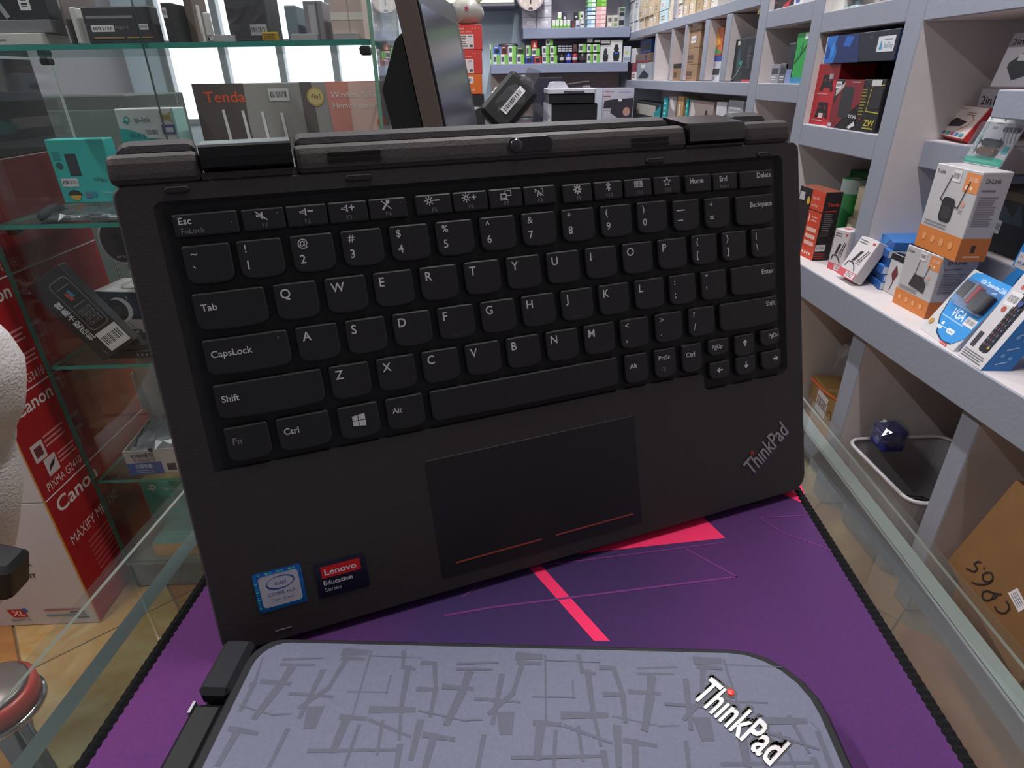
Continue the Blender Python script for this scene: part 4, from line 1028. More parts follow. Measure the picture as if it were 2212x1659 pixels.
# ---- bottom of the showcase
P, Q = onz((312, 1240), SB), onz((446, 1240), SB)
w = (Q - P).length + .05; P.y = SY0 + .016; h = .042
T = TR((P.x + w / 2, P.y + .045, SB + .0005))
carton('adapter_box', 'yellow and teal box lying flat on the bottom of the showcase', BOX, T, w, .09, h, {'*': '1f7f7c', 'front': 'd09a28'}, {'front': [('bar', .56, .45, .76, .85), ('ln', .55, .15, .85, .38, 2, '8a6210'), ('r', .78, .5, .88, .8, 'c8b890')], 'top': [('ln', .1, .2, .5, .5, 2, '3a9a94')]})
T, w, d, h = fb((302, 1038), (416, 1140), 1.232, .04, SB)
T, w, d, h = seat((337, 1141), (440, 1141), (302, 1040), SB, .035)
w += .05; T = T @ Matrix.Translation((.025, 0, 0)); ar = w / h
carton('adapter_box', 'teal tv adapter box standing behind the flat yellow box at the bottom of the showcase', BOX, T, w, d, h, {'*': '38b4ae', 'left': '2a2050', 'top': '8a7a48'}, {'front': tplogo(.10, .80, .13, 'd9e6e6', ar) + [('t', .30, .82, .09, 'tp-link', 'd9e6e6', {'w': .3}), ('t', .14, .64, .08, 'Digital TV', '17605e', {'w': .42}), ('t', .16, .57, .04, 'USB tuner', '2a7a78'), ('r', .20, .48, .44, .52, 'c8a050'), ('p', [(.62, .30), (.80, .42), (.86, .34), (.70, .24)], '3a3438'), ('r', .1, .0, 1, .12, '2f9f9a')]})

# ---- white fleece wrapped chair at the left edge
fy = .74
Pa = ony((-70, 950), fy)
ch = thing('wrapped_chair', 'white fleecy wrapped chair with a black armrest at the left edge of the picture', 'chair', (Pa.x, fy, 0))
FLE = M('e2dadb', .9, noise=.18, scale=220, bump=1.0)
edge = [(690, -30), (705, -8), (722, 8), (745, 20), (775, 32), (805, 39), (835, 40), (865, 33), (890, 24), (912, 16), (935, 12), (960, 12), (990, 18), (1020, 24), (1050, 28), (1085, 28), (1120, 22), (1160, 14), (1200, 8), (1240, 2), (1275, -6), (1330, -30), (1400, -70)]
cen, rad = [], []
for yy, xx in edge:
    wpx = {690: 22, 705: 45, 722: 60, 745: 75}.get(yy, 88)
    c = ony((xx - wpx, yy), fy); e_ = ony((xx, yy), fy)
    cen.append(c - Vector((Pa.x, fy, 0))); rad.append(abs(e_.x - c.x))
c = cen[-1]; cen += [c + Vector((-.07, 0, -.07)), c + Vector((-.16, .02, -.13)), Vector((c.x - .34, .02, .085))]; rad += [.08, .08, .075]
rr = random.Random(3); rad = [r * (1 + rr.uniform(-.03, .03)) for r in rad]
g = Geo(); g.tube(cen, rad, FLE, 28); g.build('fleece_wrap', ch, True)
fz = ony((18, 1226), fy - .09).z; ax = ony((52, 1226), fy - .09).x - Pa.x
AT = Matrix.Translation((ax - .03, -.10, fz)) @ Matrix.Rotation(.35, 4, 'Y')
g = Geo(); g.prism(rrect(-.06, -.02, .028, .03, .012, 4), -.026, .030, M('1b191c', .5), AT, inset=.008); g.build('armrest', ch)
g = Geo(); g.box((c.x - .50, -.17, .0008), (c.x - .26, .15, .022), M('1b191c', .5), c=.004); g.build('foot', ch)

# ---- chrome stool with a red band below the glass
P = onz((-26, 1494), .385)
st = thing('bar_stool', 'chrome stool with a red band seen through the glass at the lower left', 'stool', (P.x, P.y, 0))
Geo().lathe([(.12, .0006), (.12, .006), (.04, .016), (.020, .03), (.020, .345)], M('b8b4b4', .12, metal=1, noise=0), 28).build('chrome_post', st, True)
Geo().lathe([(.046, .353), (.052, .357), (.052, .380), (.047, .384)], M('a8342c', .3, noise=.2, scale=30), 32).build('red_band', st, True)
Geo().lathe([(.048, .340), (.055, .346), (.055, .352), (.045, .353)], M('c4c0c0', .1, metal=1, noise=0), 32).build('chrome_ring', st, True)
Geo().lathe([(.041, .3845), (.046, .387), (.042, .390), (.008, .392)], M('7a6e6c', .3, metal=.5), 28).build('top_cap', st, True)

# ================================================================== PLASTERED SHELVING ALONG THE RIGHT WALL
XU, XB = .98, 1.30
XLF = .90
sh = thing('wall_shelving', 'grey painted built-in shelving with open white cells along the right wall', 'shelving', (1.14, 2.5, 0))
def sb(name, x0, x1, y0, y1, z0, z1, top=PAINT_W, under=PAINT_W, fr=PAINT_G):
    g = Geo().box((x0 - 1.14, y0 - 2.5, z0), (x1 - 1.14, y1 - 2.5, z1), {'*': PAINT_G, 'left': fr, 'top': top, 'bottom': under, 'front': PAINT_W, 'back': PAINT_W}, c=.0025)
    return g.build(name, sh)
YN, YF = .30, 4.97
Geo().box((XB - 1.14, YN - 2.5, .001), (XB + .03 - 1.14, YF - 2.5, 2.6), PAINT_W).build('back_panel', sh)
ZA, ZB_, ZL = (1.323, 1.366), (1.030, 1.078), (.520, .607)
P6, P7, P8 = (2.410, 2.483), (2.007, 2.073), (1.535, 1.600)
# piers (full height between ledge and top)
for y0, y1 in (P6, P7, P8): sb('pier', XU, XB - .001, y0, y1, ZL[1] + .001, 2.3)
sb('pier', XU, XB - .001, 3.600, 3.650, 1.367, 2.3)
sb('shelf', XU, XB - .001, P6[1] + .001, YF, *ZA)
sb('shelf', XU, XB - .001, P6[1] + .001, YF, *ZB_)
sb('shelf', XU + .01, XB - .001, P6[1] + .001, YF, .790, .820)
for y0, y1 in ((3.958, 3.990), (3.612, 3.640), (3.366, 3.398), (3.027, 3.090), (2.757, 2.822)): sb('divider', XU + .001, XB - .001, y0, y1, ZB_[1] + .001, ZA[0] - .001)
sb('shelf', XU, XB - .001, P7[1] + .001, P6[0] - .001, 1.246, 1.300); sb('shelf', XU, XB - .001, P7[1] + .001, P6[0] - .001, 1.020, 1.076)
sb('shelf', XU, XB - .001, P8[1] + .001, P7[0] - .001, 1.209, 1.262); sb('shelf', XU, XB - .001, P8[1] + .001, P7[0] - .001, .903, .965)
sb('shelf', XU, XB - .001, YN, P8[0] - .001, 1.206, 1.262)
sb('shelf', XU, XB - .001, YN, YF, 1.75, 1.80)
# wide ledge and the open bays below it
sb('ledge', XLF, XB - .001, YN, YF, *ZL)
for y0, y1 in ((.955, 1.005), (1.345, 1.405), (1.70, 1.75), (2.2, 2.25), (3.0, 3.05)): sb('lower_divider', XLF + .025, XB - .001, y0, y1, .001, ZL[0] - .001)
sb('lower_shelf', XLF + .06, XB - .001, 1.406, 1.699, .085, .115)
# short display steps in the near bay
ST1, ST2 = .957, 1.0715
sb('display_step', 1.06, XB - .001, 1.365, P8[0] - .001, .894, ST1)
P = onx((2146, 225), 1.01)
sb('display_step', 1.01, XB - .001, P.y - .17, P.y, 1.020, ST2)

def wb(name, label, cat, tl, br, xf, dp, z, col, arts=None, group=None, simple=False):
    T, w, d, h = wallbox(tl, br, xf, dp, z)
    return carton(name, label, cat, T, w, d, h, col, arts, group, simple, off=.0006)

# ---- goods in the bay of gaming boxes
z7 = .965
wb('gamepad_box', 'red box with two black game controllers pictured, left in the bay of gaming boxes', BOX, (1768, 139), (1790, 275), 1.0, .105, z7, 'b01f2a', {'front': [o for y in (.72, .28) for o in [('R', .35, y - .10, .78, y + .10, '1a1418', .04), ('p', [(.35, y), (.28, y - .16), (.40, y - .16), (.46, y - .04)], '1a1418'), ('p', [(.78, y), (.86, y - .16), (.74, y - .16), (.68, y - .04)], '1a1418'), ('e', .46, y + .02, .025, .025, '8a2a34'), ('e', .67, y + .02, .025, .025, '8a2a34'), ('r', .45, y - .16, .65, y - .08, 'c8b8ba') if y < .5 else ('r', .62, y + .04, .8, y + .12, 'c8b8ba'), ('ln', .2, y - .22, .7, y - .19, 1, 'd89aa0')]] + [('e', .12, .1 + .1 * i, .008, .008, 'e8c8ca') for i in range(9)]})
wb('mouse_box', 'black and red gaming mouse box in front of the red controller box', BOX, (1808, 172), (1846, 281), .985, .10, z7, {'*': '1d191d', 'right': '5a1a22'}, {'front': [('p', [(.35, 1), (1, 1), (1, .55), (.6, .3), (.25, .0), (.0, .0), (.0, .4)], '7a2028'), ('R', .28, .22, .72, .86, '2c2a2f', .12), ('p', [(.05, .78), (.35, .95), (.32, .85), (.08, .66)], 'b8b0b4'), ('e', .82, .26, .17, .17, '0e0c10'), ('t', .70, .24, .07, 'DUAL', 'd8d4d8', {'b': 1, 'w': .28}), ('p', [(.72, .05), (.92, .18), (.98, .1), (.80, .02)], 'd8d4d8'), ('bar', .02, .82, .22, .96), ('r', .0, .02, .12, .10, 'c8c4c8'), ('ln', .6, .93, .9, .97, 1, 'c8a0a4')]})
wb('headset_box', 'black box with a yellow outline, nearest the pier in the bay of gaming boxes', BOX, (1868, 172), (1889, 285), .985, .12, z7, '141216', {'front': [('l', [(.45, .88), (.98, .9)], .02, 'b8a83a'), ('l', [(.45, .88), (.38, .4)], .02, 'b8a83a'), ('l', [(.38, .4), (.98, .38)], .02, 'b8a83a'), ('R', .5, .46, .98, .82, '262026', .05), ('ln', .02, .3, .30, .84, 9, '8a7a2a'), ('t', .40, .12, .13, 'ZW', 'c8b43a', {'b': 1, 'w': .5}), ('r', .38, .06, .9, .09, 'a8983a'), ('p', [(.1, .2), (.2, .28), (.3, .2), (.2, .24)], '9a2a2a'), ('r', .40, .88, .85, 1.0, 'c4c0c4')]})
wb('keyboard_box', 'tall black box with gold flames behind the gaming mouse box', BOX, (1862, 102), (1884, 270), 1.115, .10, z7, '100e14', {'front': [('p', [(.62, .42), (.66, .62), (.72, .5), (.76, .7), (.82, .5), (.88, .62), (.92, .42)], '9a6a3a'), ('r', .6, .47, .95, .49, 'b8843a'), ('p', [(.3, .44), (.36, .56), (.4, .44)], '8a3a4a')]})
wb('controller_box', 'black box with white sideways lettering behind the red controller box', BOX, (1814, 130), (1818, 262), 1.11, .10, z7, '15121a', {'front': [('t', .62, .30, .22, 'CONTROLLER', 'a8a4aa', {'rot': 90, 'w': .9})]})
zg = bpy.data.objects['gamepad_box'].matrix_world.translation.z + wallbox((1768, 139), (1790, 275), 1.0, .12, z7)[3] + .001
Pg = onx((1783, 110), .982); hg = onx((1783, 80), .982).z - zg; wg = Pg.y - 1.612
carton('graphics_box', 'long blue and black box lying across the top of the gaming boxes', BOX, TR((.982 + .075, 1.612 + wg / 2, zg), -PI / 2), wg, .15, max(.05, min(hg, 1.208 - zg - .002)), {'*': '14214a', 'left': '2a3040', 'front': '121226'}, {'front': [('p', [(0, 0), (.17, 0), (.20, .4), (.16, .7), (.18, 1), (0, 1)], '1f6ac0'), ('p', [(.16, 0), (.55, 0), (.48, 1), (.17, 1), (.15, .7), (.19, .4)], '15265e'), ('p', [(.02, .2), (.07, .15), (.09, .45), (.05, .7), (.03, .6)], '123a8a'), ('p', [(.09, .5), (.12, .1), (.155, .5), (.12, .8)], '2f86d8'), ('p', [(.28, .6), (.31, .95), (.42, .9), (.38, .55)], '1f5fb8'), ('r', .0, .0, .012, 1, 'c4c4c8'), ('r', .76, .30, .97, .80, 'cfd2d8'), ('p', [(.785, .38), (.805, .7), (.825, .38)], '2a8ab8'), ('t', .84, .42, .17, 'XunTing', '3a6a9a', {'w': .11}), ('ln', .84, .64, .94, .74, 1, '7a8aa0'), ('t', .64, .75, .14, 'RPG', '5a5a64', {'w': .05})], 'left': [('r', .2, 0, .8, 1, '3a4440')]})
# row above
for tl, br, xf, z, c, ar, lab in (((1646, -40), (1662, 28), 1.0, 1.300, 'c8c2bc', [('r', 0, 0, 1, .08, 'd8a23a'), ('ln', .2, .2, .8, .32, 2, '5a5458')], 'white box with an amber foot on the upper row, by the first pier'),
        ((1673, -40), (1688, 22), 1.0, 1.300, '2a2226', [('ln', .2, .2, .8, .3, 2, '8a6a6a')], 'near black box right of the amber footed white box'),
        ((1696, -40), (1714, 17), 1.0, 1.300, '2c1418', [('p', [(0, 0), (.6, 0), (.8, .3), (.3, .16)], 'b02a30'), ('r', .2, .3, .25, .9, 'b09aa0')], 'black and red box on the upper row over the green leaf box'),
        ((1721, -40), (1732, 14), 1.0, 1.300, 'd4d2d6', [('r', .3, .1, .7, .3, '3a5a9a')], 'narrow white box on the upper row next to the second pier')):
    wb('upper_box', lab, BOX, tl, br, xf, .12, z, c, {'front': ar})
wb('upper_box', 'white box over the gaming bay, right of the second pier', BOX, (1774, -60), (1822, 18), 1.0, .1, 1.262, 'cfcfca', {'front': [('ln', .1, .1, .5, .2, 1, 'a8a8a4')]})
P = onx((1848, 4), 1.02)
t = thing('webcam', 'round black webcam beside the white box over the gaming bay', 'camera', (1.03, P.y, 1.2625))
Geo().lathe([(.030, 0), (.032, .004), (.010, .010), (.010, .02)], M('9ab0b8', .3), 18).build('webcam_foot', t, True)
Geo().lathe([(.004, .02), (.03, .03), (.038, .05), (.03, .072), (.004, .08)], M('1b1a1e', .4), 18).build('webcam_head', t, True)

# ---- bay beside it (green leaf box)
z6 = 1.076
wb('leaf_box', 'green box with a dark branch printed on it, right end of its bay', BOX, (1724, 72), (1732, 172), 1.0, .12, z6, {'*': '1f8a3f', 'front': '2a9a48'}, {'front': [('l', [(.1, .4), (.5, .55), (.95, .75)], .03, '143a1c'), ('l', [(.5, .55), (.6, .8)], .02, '143a1c'), ('r', 0, 0, 1, .12, '2f7fa8'), ('r', .7, .86, .95, .98, 'd8e0dc')]})
wb('slim_box', 'slim black box standing left of the green leaf box', BOX, (1706, 94), (1709, 172), 1.0, .12, z6, '232830', {'front': [('r', .1, .0, .9, .35, '7a88b0')]})
for i, (a, b, c, lab) in enumerate((((1668, 140), (1680, 177), '8a8c98', 'small grey box beside the crumpled clear bag'), ((1687, 138), (1697, 177), '5a5a64', 'small dark grey box next to the slim black box'))):
    wb('small_box', lab, BOX, a, b, 1.0, .08, z6, c, {'front': [('r', .1, .5, .9, .8, '3a3a44'), ('ln', .1, .1, .9, .4, 2, 'c4c2c8')]})
P, Q = onx((1640, 178), 1.0), onx((1674, 178), 1.0)
t = thing('crumpled_bag', 'crumpled clear plastic bag on the shelf left of the small grey box', 'plastic bag', (1.07, (P.y + Q.y) / 2, z6 + .001))
g = Geo(); rr = random.Random(2)
def lump(g, rx, ry, rz, m, n=12, k=7, j=.2, seed=1):
    rr = random.Random(seed); vs = []
    for a in range(k + 1):
        th = PI * a / k
        for b in range(n):
            ph = 2 * PI * b / n; s = 1 + rr.uniform(-j, j)
            vs.append((rx * math.sin(th) * math.cos(ph) * s, ry * math.sin(th) * math.sin(ph) * s, max(0, rz * (1 - math.cos(th)) * (1 + rr.uniform(-j, j) * .5))))
    return g.add(vs, [(a * n + b, a * n + (b + 1) % n, (a + 1) * n + (b + 1) % n, (a + 1) * n + b) for a in range(k) for b in range(n)], m)
lump(g, .045, .05, .028, FILM, seed=4); g.build('film', t)
lump(Geo(), .033, .036, .014, M('b4b4bc', .4), seed=9, j=.25).build('contents', t)
carton('paper_stack', 'white paper pack in the bay under the green leaf box', 'paper', TR((1.14, 2.24, ZL[1] + .0005), -PI / 2), .26, .16, .27, 'b9b8c0', {'front': [('ln', 0, .0, 1, 1, 6, '9a98a2')]})

# ---- far bays between the two long shelves
zB = ZB_[1] + .0
wb('colour_box', 'bright box with orange and green picture standing on a blue and white box', BOX, (1538, 66), (1557, 121), 1.02, .08, None, 'b8643a', {'front': [('p', [(0, .0), (.5, .3), (1, .1), (1, 0)], '3a8a4a'), ('p', [(.2, .3), (.6, .9), (.9, .4)], 'd89a3a'), ('r', 0, 0, 1, .05, 'c8322a'), ('p', [(0, .6), (.3, 1), (0, 1)], '8a4a6a')]})
P = onx((1538, 121), 1.02)
wb('photo_box', 'blue and white box underneath the bright orange and green box', BOX, (1533, 122), (1556, 176), 1.02, .08, zB, 'b4b6c4', {'front': [('r', 0, .78, 1, 1, '2a3f8a'), ('R', .35, .25, .85, .5, '23232a', .03), ('ln', .1, .55, .7, .72, 2, '8a8c9a'), ('ln', .0, .05, .8, .2, 2, '7a7c88')]})
o = bpy.data.objects['colour_box']; o.location.z = zB + (zat((1533, 122), P) - zB) + .002
wb('tower_box', 'tall black box with teal figure in the bay left of the first pier', BOX, (1590, 86), (1602, 174), 1.01, .12, zB, '1b2228', {'front': [('p', [(.3, .5), (.5, .8), (.7, .5), (.6, .2), (.4, .2)], '2a4a4c'), ('l', [(.1, .05), (.5, .2), (.7, .35)], .02, '9ab0b4'), ('r', .25, .86, .45, .95, 'c8ccc0'), ('p', [(.5, .45), (.9, .5), (.8, .35)], '2f8078')]})
wb('tower_box', 'second black box right of the black box with teal figure', BOX, (1614, 82), (1622, 174), 1.01, .12, zB, '17181e', {'front': [('t', .6, .3, .2, 'GAMING', '6a6a74', {'rot': 90, 'w': .8}), ('r', 0, 0, 1, .05, 'b02a3a')]})
zz_ = zB + .0004
for i in range(4):
    P, Q = onx((1477, 100), 1.0), onx((1512, 100), 1.0); hh = .071
    carton('brown_carton', 'brown carton, %s in the stack of four between two dividers' % ('lowest', 'second from the bottom', 'second from the top', 'topmost')[i], BOX, TR((1.06, (P.y + Q.y) / 2, zz_), -PI / 2), abs(P.y - Q.y) - .012, .12, hh, {'*': '8a6c52', 'front': '8f7258'}, {'front': [('r', .08, .2, .34, .9, '2a2628') if i > 1 else ('r', .3, .3, .7, .6, '5a4638'), ('bar', .45, .3, .75, .7) if i > 1 else ('ln', .3, .1, .7, .25, 1, '5a4638')]}, 'brown cartons in the far bay'); zz_ += hh + .0006
wb('brown_carton', 'small brown carton with a black top band standing alone in its narrow bay', BOX, (1449, 139), (1470, 174), 1.0, .1, zB, '86694f', {'front': [('r', 0, .75, 1, 1, '241f20'), ('r', .35, .2, .6, .5, '5a4638')]})
t, w, d, h = wallbox((1462, 100), (1472, 174), 1.08, .06, zB)
carton('grey_carton', 'narrow grey carton behind the small brown carton', BOX, t, w, d, h, '8d8580', simple=True)
for i, (a, b, xf, c, lab, ar) in enumerate((((1353, 100), (1370, 132), 1.0, 'c6c8cc', 'white and yellow box at the far end of the corner bay', [('r', .2, .4, .6, .7, 'c8b83a')]),
        ((1380, 100), (1408, 124), 1.02, '24407a', 'blue box on the flat brown box in the corner bay', [('r', .1, .2, .5, .7, '3a3a44'), ('r', .55, .2, .95, .7, '2a2a30')]),
        ((1370, 124), (1406, 140), 1.0, '6a5450', 'flat brown box with red edge in the corner bay', [('r', 0, 0, 1, .2, '8a2438'), ('e', .75, .55, .3, .3, '2a2024')]),
        ((1364, 141), (1375, 170), 1.0, '8a3a4a', 'small red and white box low in the corner bay', [('r', .2, 0, 1, .5, 'd8d4d6'), ('ln', .3, .1, .8, .4, 2, '5a5a60')]),
        ((1377, 141), (1404, 170), 1.0, '9298a2', 'pale grey box with dark picture low in the corner bay', [('p', [(.1, .1), (.5, .6), (.9, .3), (.8, .1)], '2a2c30'), ('r', .3, .7, .6, .9, 'd4d2cc')]))):
    T, w, d, h = wallbox(a, b, xf, .1, None)
    if i > 2: T.translation.z = zB + .0005
    if i == 2: T.translation.z = zB + .0005 + .102
    if i == 1: T.translation.z = zB + .0005 + .102 + h * .72
    if i == 0: T.translation.z = zB + .1035; h = .09
    if i > 2: h = .1
    if i < 3 and i: w *= .8
    if i == 2: h = .05
    carton('corner_box', lab, BOX, T, w, d, h, c, {'front': ar})
P = onx((1432, 165), 1.05)
t = thing('white_pouch', 'small white pouch at the bottom of the empty white bay', 'pouch', (P.x, P.y, zB + .001)); lump(Geo(), .03, .03, .02, M('c9c9ce', .6), seed=12).build('pouch', t)

# ---- boxes on the hidden low shelf, their tops above the laptop
zl = .8205
LOW = [((1366, 216), (1429, 216), 1.0, '2a3238', 'dark box with a white router picture left of the first teal box', [('R', .2, .45, .85, .9, 'a8a49c', .05), ('e', .62, .72, .05, .05, '3a3434'), ('p', [(.85, .3), (1, .3), (1, .95), (.8, .6)], '1f8a90')]),
       ((1434, 210), (1443, 210), 1.0, '1f8f96', 'slim teal box left of the grey router box', [('ln', .2, .3, .8, .9, 4, '8accd0')]),
       ((1446, 208), (1462, 208), 1.0, '8d8488', 'grey box with a curved white router picture', [('p', [(.1, .95), (.4, .7), (.8, .6), (.9, .7), (.5, .95)], 'c4bfc2'), ('r', 0, .3, 1, .4, 'b8a060')]),
       ((1465, 208), (1478, 208), 1.0, 'a8845a', 'tan box between the grey router box and the second teal box', [('r', .3, .5, .6, .8, 'c4c0bc')]),
       ((1483, 214), (1488, 214), 1.0, '1f8f96', 'narrow teal box left of the camera picture box', [('ln', .2, .3, .8, .9, 4, '8accd0')]),
       ((1491, 216), (1544, 216), 1.0, '8a7c78', 'grey box with a round black camera picture', [('e', .74, .68, .10, .12, '17161a'), ('e', .74, .68, .05, .06, '2c2a30'), ('p', [(.1, 1), (.3, .7), (.2, .5), (.05, .6)], 'b4aeb0'), ('r', .6, .4, .66, .55, 'a8784a')]),
       ((1549, 220), (1571, 220), 1.0, 'c0bcc4', 'white box with a small red circle, in front of the clear plastic box', [('l', [(.55 + .2 * math.cos(i * .6), .6 + .1 * math.sin(i * .6)) for i in range(11)], .012, 'a83a44'), ('ln', .2, .4, .6, .5, 1, '8a8890')]),
       ((1575, 216), (1608, 216), 1.0, '8f9298', 'pale clear plastic box at the right end of the low row', [('ln', .1, .5, .9, .9, 4, 'b4b6bc')])]
for a, b, xf, c, lab, ar in LOW: wb('low_row_box', lab, BOX, a, b, xf, .1, zl, c, {'front': ar})

# ---- small cartons above the upper long shelf
zA = ZA[1] + .0004
cols = [(1357, 1366, 'd9dde4', 7), (1367, 1376, 'cfd4dc', 6), (1377, 1387, 'c8b8a4', 7), (1388, 1397, 'bba78e', 7), (1398, 1408, 'c6b298', 7), (1409, 1419, 'b9a48a', 6), (1421, 1438, 'b4cbd4', 4), (1441, 1449, 'c9b9a0', 6), (1450, 1458, 'b39d80', 5), (1460, 1468, 'd0ccc6', 4), (1470, 1481, 'b8a288', 4), (1482, 1494, 'c4b094', 3), (1496, 1508, 'a68d70', 3), (1510, 1524, 'bda78c', 2), (1526, 1540, 'ccc8c4', 2), (1592, 1612, '8fb4b8', 2)]
nth = lambda i, n: ('bottom' if i == 0 else 'top' if i == n - 1 else ('second', 'third', 'fourth', 'fifth', 'sixth', 'seventh')[i - 1] + ' from bottom')
ordn = ['first', 'second', 'third', 'fourth', 'fifth', 'sixth', 'seventh', 'eighth', 'ninth', 'tenth', 'eleventh', 'twelfth', 'thirteenth', 'fourteenth', 'fifteenth', 'sixteenth']
cname = {'d': 'white', 'c': 'cream', 'b': 'tan', 'a': 'brown', '8': 'pale blue'}
for ci, (xa, xb, c, n) in enumerate(cols):
    P, Q = onx((xa, 60), XU + .012), onx((xb, 60), XU + .012)
    w = abs(P.y - Q.y) - .003; hh = .062; z = zA
    for i in range(n):
        o = carton('small_carton', '%s carton, %s of the %s stack from the far corner, upper shelf' % ('pale blue' if c[:2] == 'b4' else cname[c[0]], nth(i, n), ordn[ci]), BOX, TR((XU + .012 + .05 + RND.uniform(0, .012), (P.y + Q.y) / 2, z), -PI / 2), w, .10, hh, c,
                   {'front': [('r', .15, .25, .6, .75, 'd8d4ce'), ('ln', .2, .3, .5, .65, 2, '9a9088')] if (i + ci) % 3 else [('ln', .2, .2, .8, .7, 2, '8a7a68')]}, 'small cartons on the upper long shelf', True)
        z += hh + .0006

# ---- ledge goods
zq = ZL[1]
T, w, d, h = seat((1728, 551), (1754, 564), (1752, 408), zq, .10)
Pn, Qn = onz((1728, 551), zq), onz((1754, 564), zq)
xd = (Qn - Pn).normalized(); w2 = w + .07
T = TR(Vector((Qn.x, Qn.y, zq + .0005)) - xd * w2 / 2 + Vector((-xd.y, xd.x, 0)) * .026, math.atan2(xd.y, xd.x)); f0 = .07 / w2
carton('router_box', 'black and orange router box standing upright on the ledge beside the laptop', BOX, T, w2, .052, h, {'*': '231a1d', 'right': '1f1a1d', 'top': '8a4a34'}, {'front': [
    ('r', f0, 0, 1, 1, 'c8442a'), ('r', f0, .70, 1, .715, '2a1a1a'), ('t', f0 + .05, .86, .05, 'Wireless N300', 'e8c0b0', {'w': .24}), ('t', f0 + .05, .76, .05, 'Home Router', 'e8c0b0', {'w': .24}), ('t', f0 + .05, .54, .11, '1', 'f0dcd4', {'b': 1}), ('ln', f0 + .16, .54, .94, .64, 2, 'e0a090')] + [('R', f0 + .04, .20 + .10 * i, .92, .26 + .10 * i, 'e0b4a8', .02) for i in range(3)] + [('e', f0 + .07 + .09 * i, .08, .022, .022, 'f0d4cc') for i in range(4)] + [('r', .05, .80, .25, .92, 'b8b4b8'), ('e', .42, .82, .04, .06, 'c8a838')],
    'right': [('t', .2, .80, .05, 'Tenda', 'c83a2a', {'b': 1, 'w': .7}), ('r', .15, .72, .8, .735, 'c83a2a'), ('ln', .15, .36, .7, .70, 12, '6a6468'), ('r', .02, .14, .6, .24, 'c8c4c4'), ('t', .08, .165, .05, 'PATRFA', '3a3438', {'w': .45}), ('ln', .05, .02, .7, .12, 3, '9a2a24')]})
P = onz((1796, 535), zq)
t = thing('silver_pouch', 'small crumpled silver pouch beside the black and orange router box', 'pouch', (P.x - .01, P.y - .035, zq + .001)); lump(Geo(), .016, .018, .03, M('b0aeb8', .2, metal=.8, noise=.3), seed=21, j=.3).build('pouch', t)
# label rolls
def roll(name, label, px, py0, py1, rpx, z0, core, body, yoff=0):
    q = onz((px, py0), z0) if z0 is not None else None
P = onz((1829, 545), zq); yr = P.y + .05
def cyl(name, label, pxl, pxr, ptop, z0, P, cols, group=None):
    """a label roll standing on its end at P, silhouette between two image columns"""
    r = abs(ony((pxl, ptop), P.y).x - ony((pxr, ptop), P.y).x) / 2; h = zat(((pxl + pxr) / 2, ptop), P) - z0
    t = thing(name, label, 'roll', (P.x, P.y, z0 + .0005), group)
    Geo().lathe([(r, 0), (r, h), (r * .96, h + .0005), (r * .42, h + .0005)], M(cols[0], .55, noise=.05), 24, cap=False).build('label_roll', t, True)
    Geo().lathe([(r * .42, 0), (r * .42, h + .001), (r * .34, h + .001), (r * .34, .0)], M(cols[1], .7), 18, cap=False).build('core', t, True)
    if len(cols) > 2: Geo().lathe([(r * 1.004, h * .80), (r * 1.004, h * .995)], M(cols[2], .5), 24, cap=False).build('rim_band', t, True)
    return r, h
P1 = Vector((1.085, 1.66, 0)); P1 = onz((1829, 560), zq); P1.x += .03; P1.y += .03
r1, h1 = cyl('label_roll', 'cream label roll lying lowest in front of the green roll', 1806, 1851, 473, zq, P1, ('c9bda2', '8a7a5c'))
cyl('label_roll', 'cream label roll on top of the lower cream roll', 1821, 1866, 407, zq + h1 + .001, P1 + Vector((.010, .0, 0)), ('cdbd9f', '8a7a5c'))
P3 = Vector((P1.x + .025, P1.y + .115, 0))
cyl('label_roll', 'green label roll with a pale rim behind the cream rolls', 1821, 1868, 386, zq, P3, ('1f8a3c', 'c8d4d0', 'b8c8c4'))
wb('green_case', 'dark green case at the back of the bay above the label rolls', BOX, (1796, 355), (1876, 410), 1.17, .12, None, '145a34', {'front': [('ln', .1, .2, .4, .6, 2, '1f7a48')]})
o = bpy.data.objects['green_case']; 
# support: pile of papers under it
P = Vector((1.235, o.matrix_world.translation.y, 0))
carton('paper_pile', 'tall pile of mixed cartons at the back of the bay behind the green roll', BOX, TR((1.23, P.y, zq + .0005), -PI / 2), .16, .12, o.matrix_world.translation.z - zq - .002, '7a7478', {'front': [('ln', 0, 0, 1, 1, 9, '9a8a84'), ('r', .1, .85, .9, .9, 'a82a30')]})
# cable adapter boxes
cabart = [('r', 0, 0, 1, .17, 'c8525c'), ('r', .45, .02, .95, .15, 'd8cfd2'), ('ln', .5, .04, .9, .14, 3, '8a6a70'), ('ln', .1, .82, .7, .93, 2, '6a666c'), ('r', .78, .88, .92, .93, 'c03a44'), ('p', [(.30, .40), (.46, .42), (.62, .68), (.46, .66)], '26242a'), ('l', [(.62, .45), (.82, .72)], .02, '26242a'), ('l', [(.74, .45), (.92, .72)], .02, '26242a'), ('l', [(.15, .25), (.2, .36), (.4, .38), (.6, .32), (.75, .22)], .03, '26242a'), ('ln', .55, .36, .85, .5, 3, '8a868c')]
T, w, d, h = seat((1786, 579), (1816, 590), (1805, 493), zq, .045)
carton('cable_box', 'white and red cable adapter box standing upright on the ledge', BOX, T, w, d, h, {'*': 'c4bcc0', 'top': 'cfc8cc'}, {'front': cabart, 'right': [('r', .4, .0, 1, .2, 'b88a90'), ('r', .5, .9, .7, .96, 'c03a44')], 'top': [('r', .2, .3, .6, .7, 'b8606a')]})
Pa, Qa = onz((1804, 599), zq), onz((1837, 619), zq)
